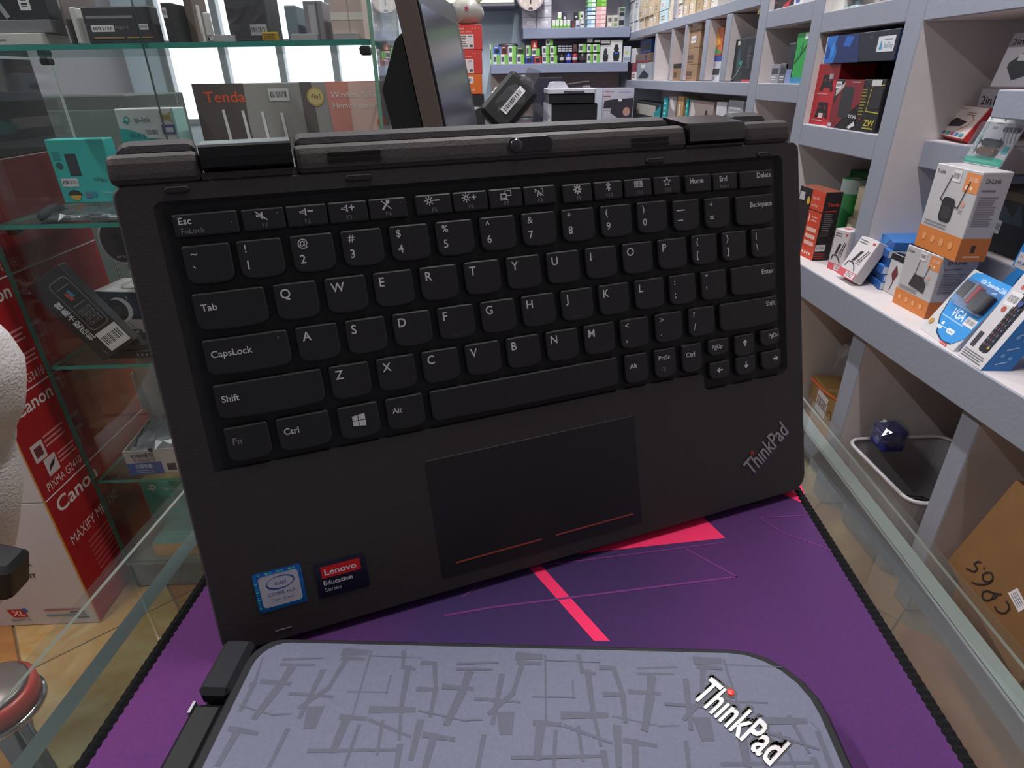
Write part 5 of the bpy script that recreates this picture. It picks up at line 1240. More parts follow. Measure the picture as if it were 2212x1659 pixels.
Tm, ww, d, hb = leanbox(Pa, Qa, ony((1861, 518), Pa.y), .03, True)
lo = min((Tm @ Vector((a * ww / 2, b * d / 2, 0))).z for a in (-1, 1) for b in (-1, 1)); Tm.translation.z += zq + .0008 - lo
carton('cable_box', 'white and red cable adapter box leaning against the blue stack', BOX, Tm, ww, d, hb, {'*': 'd0c9cc', 'right': 'b4adb0'}, {'front': cabart})
# blue stack
Pa, Qa = onz((1896, 626), zq), onz((1938, 628), zq)
xx = (Qa - Pa); xx.z = 0; xx.normalize(); ww = .15; bk = Vector((-xx.y, xx.x, 0)); z = zq + .0005
topz = zat((1900, 524), Pa); n = 6; hh = (topz - zq) / n
for i in range(n):
    off = (0, .004, -.003, .006, .0, .01)[i]
    c = Pa + xx * (ww / 2 + off) + bk * .075
    carton('multi_box', 'blue and white flat box, %s of the stack behind the leaning cable box' % nth(i, n), BOX, TR((c.x, c.y, z), math.atan2(xx.y, xx.x)), ww, .15, hh - .0008, {'*': '2f66b4', 'left': '2a5ca8', 'top': '3f7ac4'},
           {'front': [('r', .02, .06, 1, .94, 'b4bccc'), ('t', .14, .24, .5, 'MULTI', '4a6a9a', {'w': .36, 'b': 1})] if i in (0, 1, 2, 4) else [('r', .0, .0, 1, 1, '2a5ca0'), ('t', .2, .3, .3, 'VGA', '6a90c4', {'w': .3})], 'left': [('p', [(.2, 0), (.6, 0), (.8, 1), (.5, 1)], '3f86c8')]}, 'blue and white flat boxes in one stack')
    z += hh
# D-Link style boxes
T, w, d, h = seat((1927, 652), (1996, 689), (1960, 528), zq, .085)
dl = lambda ext: [('r', 0, 0, 1, .27, 'cf7a3a'), ('t', .06, .90, .045, 'D-Link', '4a464c', {'b': 1, 'w': .18}), ('r', .70, .76, 1, .97, 'd9864e'), ('t', .78, .88, .05, 'AC1200', 'ecd4c4', {'w': .17}), ('e', .76, .81, .022, .022, 'ecd4c4'), ('e', .86, .81, .022, .022, 'ecd4c4'), ('bar', .42, .84, .60, .97), ('ln', .08, .29, .80, .36, 2, '8a868c'), ('e', .80, .62, .03, .03, 'd89a8c'), ('ln', .74, .52, .86, .57, 2, '9a969c')] + [('e', .18 + .21 * i, .15, .04, .045, 'e09a64') for i in range(4)] + ext
router = [('p', [(.32, .40), (.78, .36), (.78, .50), (.66, .60), (.40, .60)], '3a3438'), ('l', [(.42, .60), (.46, .84)], .012, '2c282c'), ('l', [(.68, .58), (.76, .82)], .012, '2c282c')]
repeater = [('R', .36, .38, .64, .66, '2a262b', .06), ('R', .40, .42, .60, .56, '3a363c', .03), ('l', [(.36, .60), (.30, .62), (.42, .90)], .014, '2a262b'), ('l', [(.64, .58), (.72, .57), (.82, .88)], .014, '2a262b')]
sidep = [('r', 0, 0, 1, .27, 'b8662e'), ('t', .18, .88, .05, 'D-Link', '3f3b42', {'b': 1, 'w': .5}), ('ln', .12, .78, .6, .82, 1, '6a666c'), ('ln', .12, .40, .8, .74, 13, '77737a'), ('r', .4, .1, .55, .19, '3a2a26'), ('ln', .2, .03, .8, .08, 1, 'd8a888')]
r = carton('router_box', 'white and orange box with a router picture standing on the ledge, lower of two alike', BOX, T, w, d, h, {'*': 'bab6ba', 'right': 'a8a4ac', 'top': '2a2228'}, {'front': dl(router), 'right': sidep})
zt_ = zq + h
lowT = T
Pn = T.translation; 
P, Q = onz((1978, 545), zt_), onz((2078, 569), zt_)
R0 = T.to_3x3()
T2 = seat((1975, 528), (2062, 566), (2027, 352), zt_ + .001, .060)
T2m, w2_, d2_, h2_ = T2
carton('repeater_box', 'white and orange box with an aerial repeater picture on top of the router box', BOX, T2m, w2_, d2_, h2_, {'*': 'bdb9bd', 'right': 'a9a5ad'}, {'front': dl(repeater), 'right': sidep})
wb('tool_box', 'thin white box with a dark handle picture squeezed beside the lower router box', BOX, (1928, 545), (1942, 627), .995, .02, zq, {'*': 'c9c4c6', 'top': '231d22'}, {'front': [('r', 0, .85, 1, 1, '241e24'), ('p', [(.3, .5), (.5, .75), (.7, .55), (.5, .3)], '6a2a34'), ('l', [(.5, .3), (.4, .1)], .03, '4a4a50')]})
# VGA blister card
Pc, Qc = onz((1984, 708), zq), onz((2068, 768), zq)
xx = (Qc - Pc).normalized(); bk = Vector((-xx.y, xx.x, 0)); ww = (Qc - Pc).length
Tm = TR(((Pc + Qc) / 2 + Vector((0, 0, .001))), math.atan2(xx.y, xx.x)) @ Matrix.Rotation(math.radians(-28), 4, 'X')
hc = .150; ww = .125
Tm = Tm @ Matrix.Translation((-ww * .06, .006, 0))
t = thing('cable_blister', 'blue shield shaped cable blister card leaning on the ledge in front of the router box', 'blister pack', Tm)
Geo().box((-ww / 2, -.005, 0), (ww / 2, .005, hc), M('c9c6c8', .5), c=.001).build('card', t)
g = Geo(); FT = frame((-ww / 2, -.0051, 0), (1, 0, 0), (0, 0, 1))
shield = [(.06, .78), (.10, .97), (.28, 1.0), (1.0, 1.0), (1.0, .20), (.86, .07), (.64, .04), (.40, .10), (.18, .30), (.08, .55)]
draw(g, FT, ww, hc, [('p', [(x - .015, y - .02) for x, y in shield], '1a2a5a'), ('p', shield, '2f8fd8'), ('t', .34, .88, .065, 'VGA Conversion Cable', 'd8e4f4', {'b': 1, 'w': .62}), ('t', .34, .36, .13, 'VGA', 'e4ecf6', {'b': 1, 'w': .34}), ('ln', .2, .30, .8, .34, 1, '9ac4ec'), ('e', .36, .23, .03, .025, 'd8e4f0'), ('R', .28, .14, .42, .19, 'c8d8ec', .02), ('l', [(.42, .19), (.56, .19)], .008, 'e4ecf6'), ('R', .55, .15, .74, .22, 'e4ecf6', .03), ('t', .58, .165, .035, 'HDMI', '2a5a9a', {'w': .12}), ('bar', .72, .34, .97, .46), ('e', .10, .17, .045, .045, 'b88a3a'), ('r', .62, .0, .80, .035, 'c23a34'), ('t', .64, .008, .02, 'Bar Lux', 'e8d4d4', {'w': .14})])
g.build('front_print', t)
g = Geo(); 
for x0, x1, z0, z1, c in ((.20, .42, .62, .84, '26242a'), (.44, .50, .60, .86, '8a8a92'), (.52, .60, .58, .84, 'a82a3a'), (.62, .94, .54, .80, '232127')): g.box((x0 * ww - ww / 2, -.020, z0 * hc), (x1 * ww - ww / 2, -.0056, z1 * hc), M(c, .45), c=.002)
g.build('connectors', t)
g = Geo(); g.prism(rrect(-ww * .34, hc * .50, ww * .47, hc * .88, .012, 4), .0056, .024, FILM, frame((0, 0, 0), (1, 0, 0), (0, 0, 1)), inset=.006); g.build('clear_bubble', t)
# air mouse boxes
am = [('r', 0, 0, 1, 1, 'c9c4ca'), ('t', .12, .95, .022, 'Bar Lux', 'b03a3a', {'w': .3}), ('t', .18, .89, .035, 'AIR MOUSE', '3a5a9a', {'b': 1, 'w': .62}), ('R', .44, .14, .80, .80, '231f26', .04), ('bar', .10, .60, .50, .74), ('e', .30, .80, .025, .025, 'b85a50'), ('e', .26, .56, .03, .03, 'b05048'), ('R', .12, .14, .28, .30, '3a363c', .01), ('ln', .06, .02, .9, .11, 4, '6a666c')] + [('e', .50 + .1 * (i % 3), .22 + .055 * (i // 3), .014, .014, ('5a5662', '6a3a44', '4a5a7a')[i % 3]) for i in range(24)] + [('e', .62, .66, .03, .03, '3a4a8a'), ('e', .74, .20, .014, .014, 'b8a83a')]
def airbox(label, bl, br, tpx, dp, tilt, art=am):
    P, Q = onz(bl, zq), onz(br, zq); xx = (Q - P).normalized(); w = (Q - P).length
    T = TR((P + Q) / 2 + Vector((0, 0, .0008)), math.atan2(xx.y, xx.x)) @ Matrix.Rotation(math.radians(tilt), 4, 'X') @ Matrix.Translation((0, dp / 2, 0))
    h = .195
    return carton('remote_box', label, BOX, T, w, dp, h, {'*': '1f6fb8', 'left': '2a7ac4'}, {'front': art, 'right': [('l', [(.3, .1 + .16 * i), (.6, .16 + .16 * i)], .012, 'a8c8e4') for i in range(5)] + [('e', .3 + .3 * (i % 2), .2 + .2 * (i // 2), .02, .02, '6aa4d8') for i in range(6)]})
airbox('white and blue remote control box leaning forward at the front of the ledge', (2068, 766), (2118, 801), None, .05, -22)
airbox('white and blue remote control box standing behind the other remote box', (2122, 694), (2166, 724), None, .04, -8, [('r', 0, 0, 1, 1, '2f86d0'), ('r', .06, .66, .80, .82, 'c9c4ca'), ('t', .14, .77, .02, 'Bar Lux', 'b03a3a', {'w': .3}), ('t', .12, .70, .035, 'AIR MOUSE', '3a5a9a', {'b': 1, 'w': .6}), ('e', .72, .52, .12, .12, '1a4a9a'), ('t', .60, .44, .05, 'V6', 'c8d8ec', {'w': .2}), ('t', .3, .90, .03, 'Bar Lux', 'b8d4ec', {'w': .4})])
P = onz((2196, 800), zq)
carton('blue_box', 'plain blue box cut off by the right edge of the picture on the ledge', BOX, TR((P.x + .075, P.y - .045, zq + .0005), -.9), .10, .07, .055, '1f66b4', {'front': [('l', [(0, .5), (1, .6)], .05, 'a8c8e4'), ('r', .0, .7, .1, .9, 'b03a34')]})
# dark box on its own step at the right edge
P, Q = onx((2131, 500), 1.15), onx((2211, 505), 1.15)
sb('display_step', 1.10, XB - .001, Q.y - .25, P.y, ZL[1] + .0005, .735)
carton('dark_box', 'dark carton with a white label on the low step at the right edge', BOX, TR((1.20, (P.y + Q.y) / 2 - .03, .7355), -PI / 2), .24, .12, .135, {'*': '1d191a', 'top': '5a4a3a'}, {'front': [('p', [(.15, .5), (.3, .8), (.45, .6), (.5, .85), (.6, .5)], '3a4a54'), ('bar', .20, .30, .36, .52), ('r', .0, .85, 1, .98, '4a3f2c')]})
# two-in-one adapter boxes
zst = ST2
P, Q = onx((2131, 190), 1.06), onx((2230, 196), 1.06)
z0 = zst + .0006
T = TR((1.06 + .02, (P.y + Q.y) / 2, z0), -PI / 2) @ Matrix.Rotation(math.radians(-10), 4, 'X')
topz = zat((2161, 73), P)
carton('adapter_box', 'white two in one adapter box with black plug picture on the upper step', BOX, T, abs(P.y - Q.y), .03, topz - z0, {'*': 'b2adb6', 'left': '2a2a4a'}, {'front': [('t', .06, .78, .11, '2in1', '34303a', {'b': 1, 'w': .34}), ('ln', .44, .76, .8, .9, 3, '5a5660'), ('p', [(.2, .45), (.55, .72), (.95, .95), (.95, .30), (.42, .12), (.2, .36)], '1f1c22'), ('r', .35, .48, .58, .60, 'c8c4ca'), ('r', .82, 0, .96, .5, 'cac6cc'), ('bar', .82, .02, .96, .12)]})
P, Q = onx((2110, 236), 1.145), onx((2146, 240), 1.145)
Ts = TR((1.145 + .02, (P.y + Q.y) / 2, ST1 + .0006), -PI / 2)
carton('adapter_box', 'white two in one adapter box half hidden behind the upper step', BOX, Ts, abs(P.y - Q.y) + .02, .03, zat((2119, 192), Vector((1.145, P.y, 0))) - ST1, {'*': 'b2adb6', 'left': '2a2a4a'}, {'front': [('t', .12, .70, .17, '2in1', '34303a', {'b': 1, 'w': .6})]})
# red adapter box lying on the lower step
P, Q = onz((2016, 296), ST1 + .002), onz((2076, 310), ST1 + .002)
R_ = ony((2066, 233), P.y)
Tm, w, d, h = leanbox(P, Q, R_, .018)
Tm.translation.z += .0005 + max(0, ST1 + .0008 - min((Tm @ Vector((a * w / 2, b * d / 2, 0))).z for a in (-1, 1) for b in (-1, 1)))
carton('charger_box', 'red and white adapter box lying tilted on the lower step beside the cable clip card', BOX, Tm, w, d, h, {'*': 'a8262c', 'front': 'cfc0bc', 'right': 'b02a30'}, {'front': [('t', .1, .88, .07, 'Super', 'c05a54', {'w': .3}), ('p', [(.18, .30), (.62, .36), (.70, .52), (.30, .60), (.22, .52)], '2a2228'), ('l', [(.6, .8), (.85, .6), (.8, .4), (.6, .25)], .025, 'c05a54'), ('ln', .5, .7, .9, .82, 2, '8a7a78')] + [('r', .06 + .15 * i, .06, .17 + .15 * i, .16, ('3a8a9a', '4a6a9a', '3a9a7a', '9a4a7a', '4a7ab0', '3a8a9a')[i]) for i in range(6)]})
# cable clip card on top of the repeater box
ztop = zt_ + .001 + h2_
Pb = onz((2080, 350), ztop + .001); Qb = onz((2158, 364), ztop + .001)
Tm, ww, d, hc = leanbox(Pb, Qb, ony((2125, 249), Pb.y + .02), .004)
t = thing('clip_card', 'white and green cable clip card with two oval clips on top of the repeater box', 'blister pack', Tm)
Geo().prism(rrect(-ww / 2, 0, ww / 2, hc, .005, 3), .0, .003, M('c8c9cc', .5), frame((0, 0, 0), (1, 0, 0), (0, 0, 1))).build('card', t)
g = Geo(); FT = frame((-ww / 2, -.0031, 0), (1, 0, 0), (0, 0, 1))
draw(g, FT, ww, hc, [('p', [(0, .02), (1, .02), (1, .16), (.6, .20), (.0, .14)], '2aa088'), ('e', .46, .94, .02, .02, '2a2228'), ('t', .10, .28, .055, 'CABLECLIPS', '3aa898', {'rot': 88, 'w': .75}), ('t', .28, .85, .04, 'cable', '4a464c', {'w': .18}), ('ln', .26, .74, .44, .80, 2, '6a666c'), ('R', .55, .70, .98, .80, '1f1d22', .05), ('r', .84, .28, .96, .44, '2fa0a8')] + [('l', [(.60 + .09 * i, .78), (.72 + .09 * i, .50)], .022, '8a888e') for i in range(4)])
g.build('front_print', t)
for zc_, c in ((.46, '1c1a1e'), (.28, '5a3a2c')):
    g = Geo(); g.prism(rrect(-ww * .24, (zc_ - .075) * hc, ww * .26, (zc_ + .075) * hc, .0085, 6), .0032, .014, M(c, .2), frame((0, 0, 0), (1, 0, 0), (0, 0, 1)), inset=.004); g.build('cable_clip', t, label='black oval clip' if zc_ > .4 else 'brown oval clip')
g = Geo(); g.prism(rrect(-ww / 2 - .001, hc * .04, ww / 2 + .001, hc * .86, .006, 3), .0032, .017, FILM, frame((0, 0, 0), (1, 0, 0), (0, 0, 1)), inset=.004); g.build('clear_bubble', t)

# ---- bays below the ledge
def lowthing(px, z, y=None): return onz(px, z)
T, w, d, h = TR((1.085, 1.553, .1158), -PI / 2 - .12), .22, .18, .135
carton('brown_box', 'brown cardboard box with a white label in the bay below the ledge', BOX, T, w, d, h, '9a7848', {'front': [('bar', .25, .35, .60, .85), ('e', .72, .55, .10, .12, '6a4a2a'), ('e', .72, .55, .06, .08, '9a7848')], 'top': [('r', .45, 0, .55, 1, 'a88854')]})
t = thing('plastic_bag', 'clear plastic bag with a pink handle on the brown cardboard box', 'plastic bag', (1.085, 1.553, .2522))
lump(Geo(), .085, .09, .085, glass('bag_film', 'd8d4d6', .30, 'a8a2a6', rough=.25), seed=31, j=.12, n=16).build('film', t)
Geo().tube([(-.07, -.03, .10), (-.085, -.045, .15), (-.075, -.075, .135), (-.06, -.090, .08)], .005, M('e03a5a', .4), 8).build('handle', t, True)
Geo().tube([(-.10, .09, .003), (-.105, 0, .003), (-.09, -.08, .003)], .004, M('e06a2a', .4), 8).build('orange_rim', t, True)
t = thing('plastic_tub', 'cloudy plastic tub with dark cables in the bay behind the counter edge', 'tub', (1.06, 1.16, .001))
g = Geo()
CLO = glass('cloudy_plastic', 'c4c4c8', .62, 'aaa7ac', rough=.3)
o1 = rrect(-.12, -.10, .11, .13, .03, 4); o2 = rrect(-.14, -.12, .13, .15, .035, 4); n = len(o1)
g.add([(x, y, .001) for x, y in o1] + [(x, y, .24) for x, y in o2], [(i, (i + 1) % n, n + (i + 1) % n, n + i) for i in range(n)], CLO); g.build('tub_wall', t)
g = Geo(); g.tube([(*p, .24) for p in o2] + [(*o2[0], .24)], .005, M('b0adb2', .3), 6); g.build('tub_rim', t, True)
g = Geo()
for k in range(5): g.tube([(.07 * math.cos(a + k) - .01, .08 * math.sin(a + k) + .01, .03 + .018 * k + .01 * math.sin(3 * a)) for a in [i * .42 for i in range(13)]], .006, M('1b191c', .5), 6)
g.build('cables', t, True)
P = onz((1880, 965), .26)
t = thing('blue_pack', 'blue plastic pack lying on the rim of the cloudy plastic tub', 'pack', (.995, 1.262, .2468))
g = Geo(); g.box((-.03, -.03, 0), (.028, .03, .062), M('23266e', .5), c=.006); draw(g, frame((-.0305, .02, 0), (0, -1, 0), (0, 0, 1)), .04, .06, [('p', [(.2, .3), (.5, .7), (.8, .4), (.6, .2)], '6a6ab0'), ('ln', .1, .75, .9, .9, 1, '8a8ac8')]); g.build('pack', t)
lump(Geo(), .042, .043, .039, FILM, seed=40, j=.08).build('film', t)
# big brown carton with handwriting
Pl, Pr, Pt = onz((2045, 1290), .30), onz((2190, 1420), .16), None
o0 = onx((2100, 1330), .84)
def brownplane(p): # sloping face x = .84 + (z-.2)*.25
    v = D(p); k = .30; s = (.84 + k * (CAMZ - .2)) / (v.x - k * v.z); return C0 + v * s
A_, B_, C_ = brownplane((2050, 1212)), brownplane((2192, 1452)), brownplane((2196, 1040))
N = (B_ - A_).cross(C_ - A_).normalized()
if N.x > 0: N = -N
zb_ = .0015
corner = [brownplane(p) for p in ((2196, 1036), (2046, 1212), (2200, 1480), (2420, 1240))]
t = thing('brown_carton', 'large brown cardboard carton with black handwriting at the lower right', BOX, (A_.x + .1, A_.y - .05, 0))
ti = t.matrix_world.inverted()
KR = M('6f4c28', .8, noise=.15, scale=30)
dpt = -N * .10
vs = [ti @ p for p in corner] + [ti @ (p + dpt) for p in corner]
Geo().add(vs, [(0, 1, 2, 3), (7, 6, 5, 4)] + [(i, 4 + i, 4 + (i + 1) % 4, (i + 1) % 4) for i in range(4)], KR).build('carton', t)
g = Geo(); bm_ = M('1d1512', .7, noise=0)
def pen(px):
    q = [brownplane((1680 + x / 4.147, 1000 + y / 4.147)) + N * .0008 for x, y in px]
    for a, b in zip(q, q[1:]):
        d_ = (b - a).normalized(); nn = d_.cross(N) * .0016; e = d_ * .0008
        g.add([ti @ (a - nn - e), ti @ (b - nn + e), ti @ (b + nn + e), ti @ (a + nn - e)], [(0, 1, 2, 3)], bm_)
pen([(1822, 892), (1795, 885), (1762, 905), (1780, 930), (1792, 950), (1770, 975), (1735, 968), (1692, 945)])
pen([(1848, 938), (1856, 948)])
pen([(1840, 1040), (1840, 1005), (1870, 982), (1915, 985), (1932, 1020), (1925, 1055), (1890, 1068), (1855, 1058), (1840, 1040)])
pen([(1742, 1070), (1790, 1088), (1850, 1092), (1905, 1075), (1930, 1040)])
pen([(1905, 1160), (1880, 1145), (1845, 1155), (1832, 1190), (1850, 1225), (1890, 1235), (1925, 1215), (1940, 1170), (1900, 1150)])
pen([(1940, 1170), (2008, 1178)]); pen([(1975, 1180), (1940, 1218)])
pen([(1948, 1288), (1965, 1325), (2005, 1348), (2045, 1345), (2078, 1310), (2075, 1275), (2050, 1238)])
g.build('handwriting', t)
g = Geo(); q = [ti @ (brownplane((1680 + x / 4.147, 1000 + y / 4.147)) + N * .0006) for x, y in ((2065, 1165), (2150, 1120), (2240, 1290), (2160, 1340))]
g.add(q, [(0, 1, 2, 3)], M('c4bec0', .6, noise=0))
for i in range(4):
    f_ = .2 + .18 * i; a = q[0].lerp(q[1], f_); b = q[3].lerp(q[2], f_); nn = (ti.to_3x3() @ N) * .0004; d_ = (q[1] - q[0]) * .05
    g.add([a.lerp(b, .12) + nn, a.lerp(b, .12) + d_ + nn, a.lerp(b, .8) + d_ + nn, a.lerp(b, .8) + nn], [(0, 1, 2, 3)], ink('5a565c'))
g.build('address_label', t)
foot = Geo().box((-.10, -.24, .001), (.02, .16, .02), KR); 
tb = thing('brown_carton', 'flat brown carton lying on the floor under the handwritten carton', BOX, (A_.x + .22, A_.y - .05, 0)); 
zlow = min(p.z for p in corner)
Geo().box((-.11, -.20, .001), (.08, .12, max(.02, zlow - .004)), KR, c=.001).build('carton', tb)

# ================================================================== BACK OF THE SHOP
SHF = M('7f86a0', .55, noise=.05, scale=60, bump=.2)
YS = 4.68
bs = thing('back_shelves', 'three grey shelves fixed to the pale blue back wall', 'shelf', (.5, 4.83, 0))
zs1, zs2, zs3 = ony((1240, 60), YS).z, ony((1240, 136), YS).z, ony((1240, 60), YS).z + .34
xs1, xs2 = ony((1130, 66), YS).x, ony((1060, 140), YS).x
for nm, x0, z in (('shelf_board', xs1, zs1), ('shelf_board', xs2, zs2), ('shelf_board', ony((1000, 5), YS).x, zs3)):
    Geo().box((x0 - .5, YS - 4.83, z - .060), (XU - .004 - .5, YB - .001 - 4.83, z), SHF, c=.003).build(nm, bs)
Geo().box((xs1 + .02 - .5, YB - .02 - 4.83, zs2 + .001), (XU - .02 - .5, YB - .002 - 4.83, zs1 - .061), M('bab4c0', .7)).build('back_board', bs)
Geo().box((xs1 + .02 - .5, YB - .02 - 4.83, zs1 + .001), (XU - .02 - .5, YB - .002 - 4.83, zs3 - .061), M('b4b0be', .7)).build('back_board', bs)
la, lb = ony((955, 16), YS), ony((1116, 5), YS)
ls = thing('light_bar', 'grey bar with a yellow green light strip high on the back wall', 'light bar', ((la.x + lb.x) / 2, YS + .02, la.z))
lw = (lb.x - la.x) / 2
Geo().box((-lw, -.02, 0), (lw, YB - YS - .021, .055), M('6a6878', .5), c=.004).build('housing', ls)
Geo().box((-lw + .02, -.026, lb.z - la.z), (lw - .02, -.0205, .052), M('dfe8a8', .4, noise=0, emis=1.3), c=.002).build('light_strip', ls)
# clock
ck = ony((1146, -12), YS - .05)
t = thing('wall_clock', 'round pale wall clock hanging in front of the back shelves', 'clock', ck)
rc = abs(ony((1178, -12), YS - .05).x - ck.x)
FC = frame((0, 0, 0), (1, 0, 0), (0, 0, 1))
g = Geo(); g.lathe([(rc, -.02), (rc, .015), (rc * .93, .02), (rc * .90, .012)], M('9a8f98', .3, metal=.3), 36, FC, cap=False); g.build('rim', t, True)
g = Geo(); g.prism(ell(0, 0, rc * .92, rc * .92, 36), -.02, .010, M('b7aba6', .5), FC); g.build('dial', t)
g = Geo(); draw(g, FC @ Matrix.Translation((-rc, -rc, .0103)), 2 * rc, 2 * rc, [('t', .5 + .36 * math.sin(k * PI / 6), .46 + .36 * math.cos(k * PI / 6), .085, str(k), 'e4e0dc', {'a': 'c', 'b': 1}) for k in range(1, 13)] + [('p', [(.42, .06), (.58, .06), (.55, .13), (.45, .13)], '3a3034')]); g.build('numerals', t)
g = Geo(); g.box((-.004, -.05, .012), (.004, .01, .014), M('2a2428'), FC); g.box((-.003, .0, .0142), (.003, rc * .7, .0155), M('2a2428'), FC); g.build('hands', t)
g = Geo(); g.box((-.008, .0215, .01), (.008, .29, .024), M('5a5a60')); g.build('bracket', t)

def far(name, label, tl, br, yf, dp, z, col, ops=None, group=None, cat=BOX, simple=True):
    s = 3.95
    a = (840 + tl[0] / s, tl[1] / s); b = (840 + br[0] / s, br[1] / s)
    T, w, d, h = farbox(a, b, yf, dp, z)
    return carton(name, label, cat, T, w - .003, d, h, col, {'front': ops or []}, group, simple, off=.0008)
y1 = YS + .02
row = ['bottom', 'middle', 'top']
hh_ = None
for c_, (xa, xb) in enumerate(((1140, 1263), (1265, 1388))):
    a, b = ony((840 + xa / 3.95, 50), y1), ony((840 + xb / 3.95, 50), y1); z = zs1 + .0005
    for i in range(3):
        carton('toner_box', 'white toner box, %s of the %s stack on the upper back shelf' % (row[i], ('left', 'right')[c_]), BOX, TR(((a.x + b.x) / 2, y1 + .08, z)), b.x - a.x - .003, .16, .064, {'*': 'b4b2c0'}, {'front': [('r', .0, .0, 1, .04, '8a88a0'), ('r', .30, .35, .75, .68, 'dcdce4'), ('t', .40, .42, .16, 'toner', '9a98b0', {'w': .28}), ('ln', .05, .7, .25, .9, 1, 'c8c8d4')]}, 'white toner boxes on the upper back shelf', True, off=.0008); z += .0646
GW = [('r', 0, 0, 1, .55, '6aa84a'), ('r', .1, .3, .9, .5, 'd8e4d0')]
for i in range(5): far('ink_box', 'white and green ink box, %s from left in the row beside the toner boxes' % ordn[i], (1393 + 31.5 * i, 172), (1423 + 31.5 * i, 240), y1, .05, zs1, 'd0d4d0', GW, 'white and green ink boxes')
zt5 = zs1 + (ony((1200, 43.5), y1).z - ony((1200, 60.7), y1).z) + .001
far('ink_box', 'white and green ink box standing on the low ink box row', (1440, 104), (1474, 171), y1 + .004, .04, zt5, 'd4d6d4', GW)
far('ink_box', 'black and white ink box standing on the low ink box row', (1484, 108), (1518, 171), y1 + .004, .04, zt5, '3a3a44', [('r', .2, .1, .8, .45, 'c8c8d0')])
for i, (xa, c, lab, ar) in enumerate(((1556, '3a3038', 'dark box with a red figure on the upper back shelf', [('p', [(.3, .1), (.5, .9), (.7, .1)], 'a83a34')]), (1594, 'c4c6cc', 'white and blue box next to the dark red figure box', [('r', .1, .1, .9, .4, '4a5a8a')]), (1632, 'c4c8c4', 'white box with a dark band next to the white and blue box', [('r', .1, .4, .9, .6, '3a3a40')]))):
    far('ink_box', lab, (xa, 175), (xa + 36, 240), y1, .05, zs1, c, ar)
far('ink_box', 'black box with white face standing on the dark red figure box', (1582, 104), (1614, 173), y1 + .004, .04, zt5, '2c2c34', [('r', .2, .3, .8, .5, 'c4c4c8')])
far('ink_box', 'white box with a green edge standing above the white and blue box', (1620, 100), (1664, 173), y1 + .004, .04, zt5, 'c9cdca', [('r', 0, 0, .3, 1, '7ab05a'), ('r', .4, .3, .8, .6, '4a4a54')])
z = zs1 + .0005
a, b = ony((840 + 1692 / 3.95, 50), y1), ony((840 + 1762 / 3.95, 50), y1); a2, b2 = ony((840 + 1764 / 3.95, 50), y1), ony((840 + 1852 / 3.95, 50), y1)
for i in range(8):
    carton('film_box', 'pale blue flat box, %s of left flat stack, upper back shelf' % nth(i, 8), BOX, TR(((a.x + b.x) / 2, y1 + .06, z)), b.x - a.x - .003, .12, .0195, ('b8d4e4', '8fb8d8', 'd4e0e8')[i % 3] if i < 5 else '9ccf9a', {'front': [('r', .5, .1, .95, .9, 'd8e8f0')]}, 'flat boxes on the upper back shelf', True)
    carton('film_box', '%s flat box, %s of right flat stack, upper back shelf' % ('pink' if i < 5 else 'green', nth(i, 8)), BOX, TR(((a2.x + b2.x) / 2, y1 + .06, z)), b2.x - a2.x - .003, .12, .0235, ('d8a4a8', 'e0b8bc')[i % 2] if i < 5 else '6aa83a', {'front': [('r', .5, .1, .95, .9, 'e8c8cc' if i < 5 else '8ac45a')]}, 'flat boxes on the upper back shelf', True); z += .0245 if i < 0 else .0242
for i, (xa, xb, yt, c, lab, ar) in enumerate(((1862, 1908, 132, 'b8b4ac', 'grey and white carton right of the pink flat stack', [('r', .2, .5, .8, .8, '5a5a60'), ('r', .2, .1, .8, .35, 'd8d4cc')]), (1912, 1958, 130, 'bcb8b0', 'second grey and white carton right of the pink flat stack', [('r', .2, .5, .8, .8, '6a6a70'), ('r', .2, .1, .8, .35, '7a9a5a')]), (1964, 2010, 62, '9a9ca4', 'tall white and black carton at the right end of the upper back shelf', [('r', .1, .55, .9, .75, '24262c'), ('r', .1, .1, .9, .35, '24262c'), ('r', .1, .8, .9, .95, '3a5a3a')]))):
    far('carton_box', lab, (xa, yt), (xb, 240), y1, .06, zs1, c, ar)
# lower back shelf: two layers
WG = [('r', .55, 0, 1, 1, '6fb04a'), ('r', .08, .25, .5, .75, '4a4a5a'), ('r', .1, .8, .5, .95, 'c8c8cc')]
low = [(858, 884, 380, 'b8d4b0', 'white and green'), (888, 948, 466, 'd0d4d4', 'white and green'), (952, 1016, 466, 'd0d4d4', 'white and green'), (1018, 1084, 466, 'd2d6d6', 'white and green'), (1090, 1158, 466, 'c8d0c8', 'white and green'), (1162, 1232, 482, '1f3f9a', 'dark blue'), (1238, 1304, 482, 'a02a2a', 'red'), (1308, 1372, 472, 'd0d4d2', 'white and green'), (1375, 1438, 472, 'd0d4d2', 'white and green'), (1692, 1740, 458, 'd4d8d4', 'white and green'), (1743, 1798, 458, 'd4d8d4', 'white and green')]
up = [(890, 955, 396, '2a62b8', 'blue', 464), (958, 1014, 396, '7a2228', 'dark red', 464), (1017, 1084, 390, 'd0d4d4', 'white and green', 464), (1088, 1164, 402, '3a5a2a', 'dark green', 464), (1172, 1212, 376, 'c8ccc8', 'white and green', 470), (1216, 1290, 404, 'd0d4d0', 'white and green', 470), (1306, 1370, 394, 'd0d4d0', 'white and green', 470), (1374, 1432, 392, 'd4d6d2', 'white and green', 470), (1692, 1740, 376, 'd4d8d4', 'white and green', 456), (1743, 1798, 376, 'd4d8d4', 'white and green', 456)]
def gops(c): return WG if c[0] in 'cdb' else [('R', .2, .2, .8, .7, '16161c', .1), ('r', .1, .8, .6, .93, 'b8b4b8')]
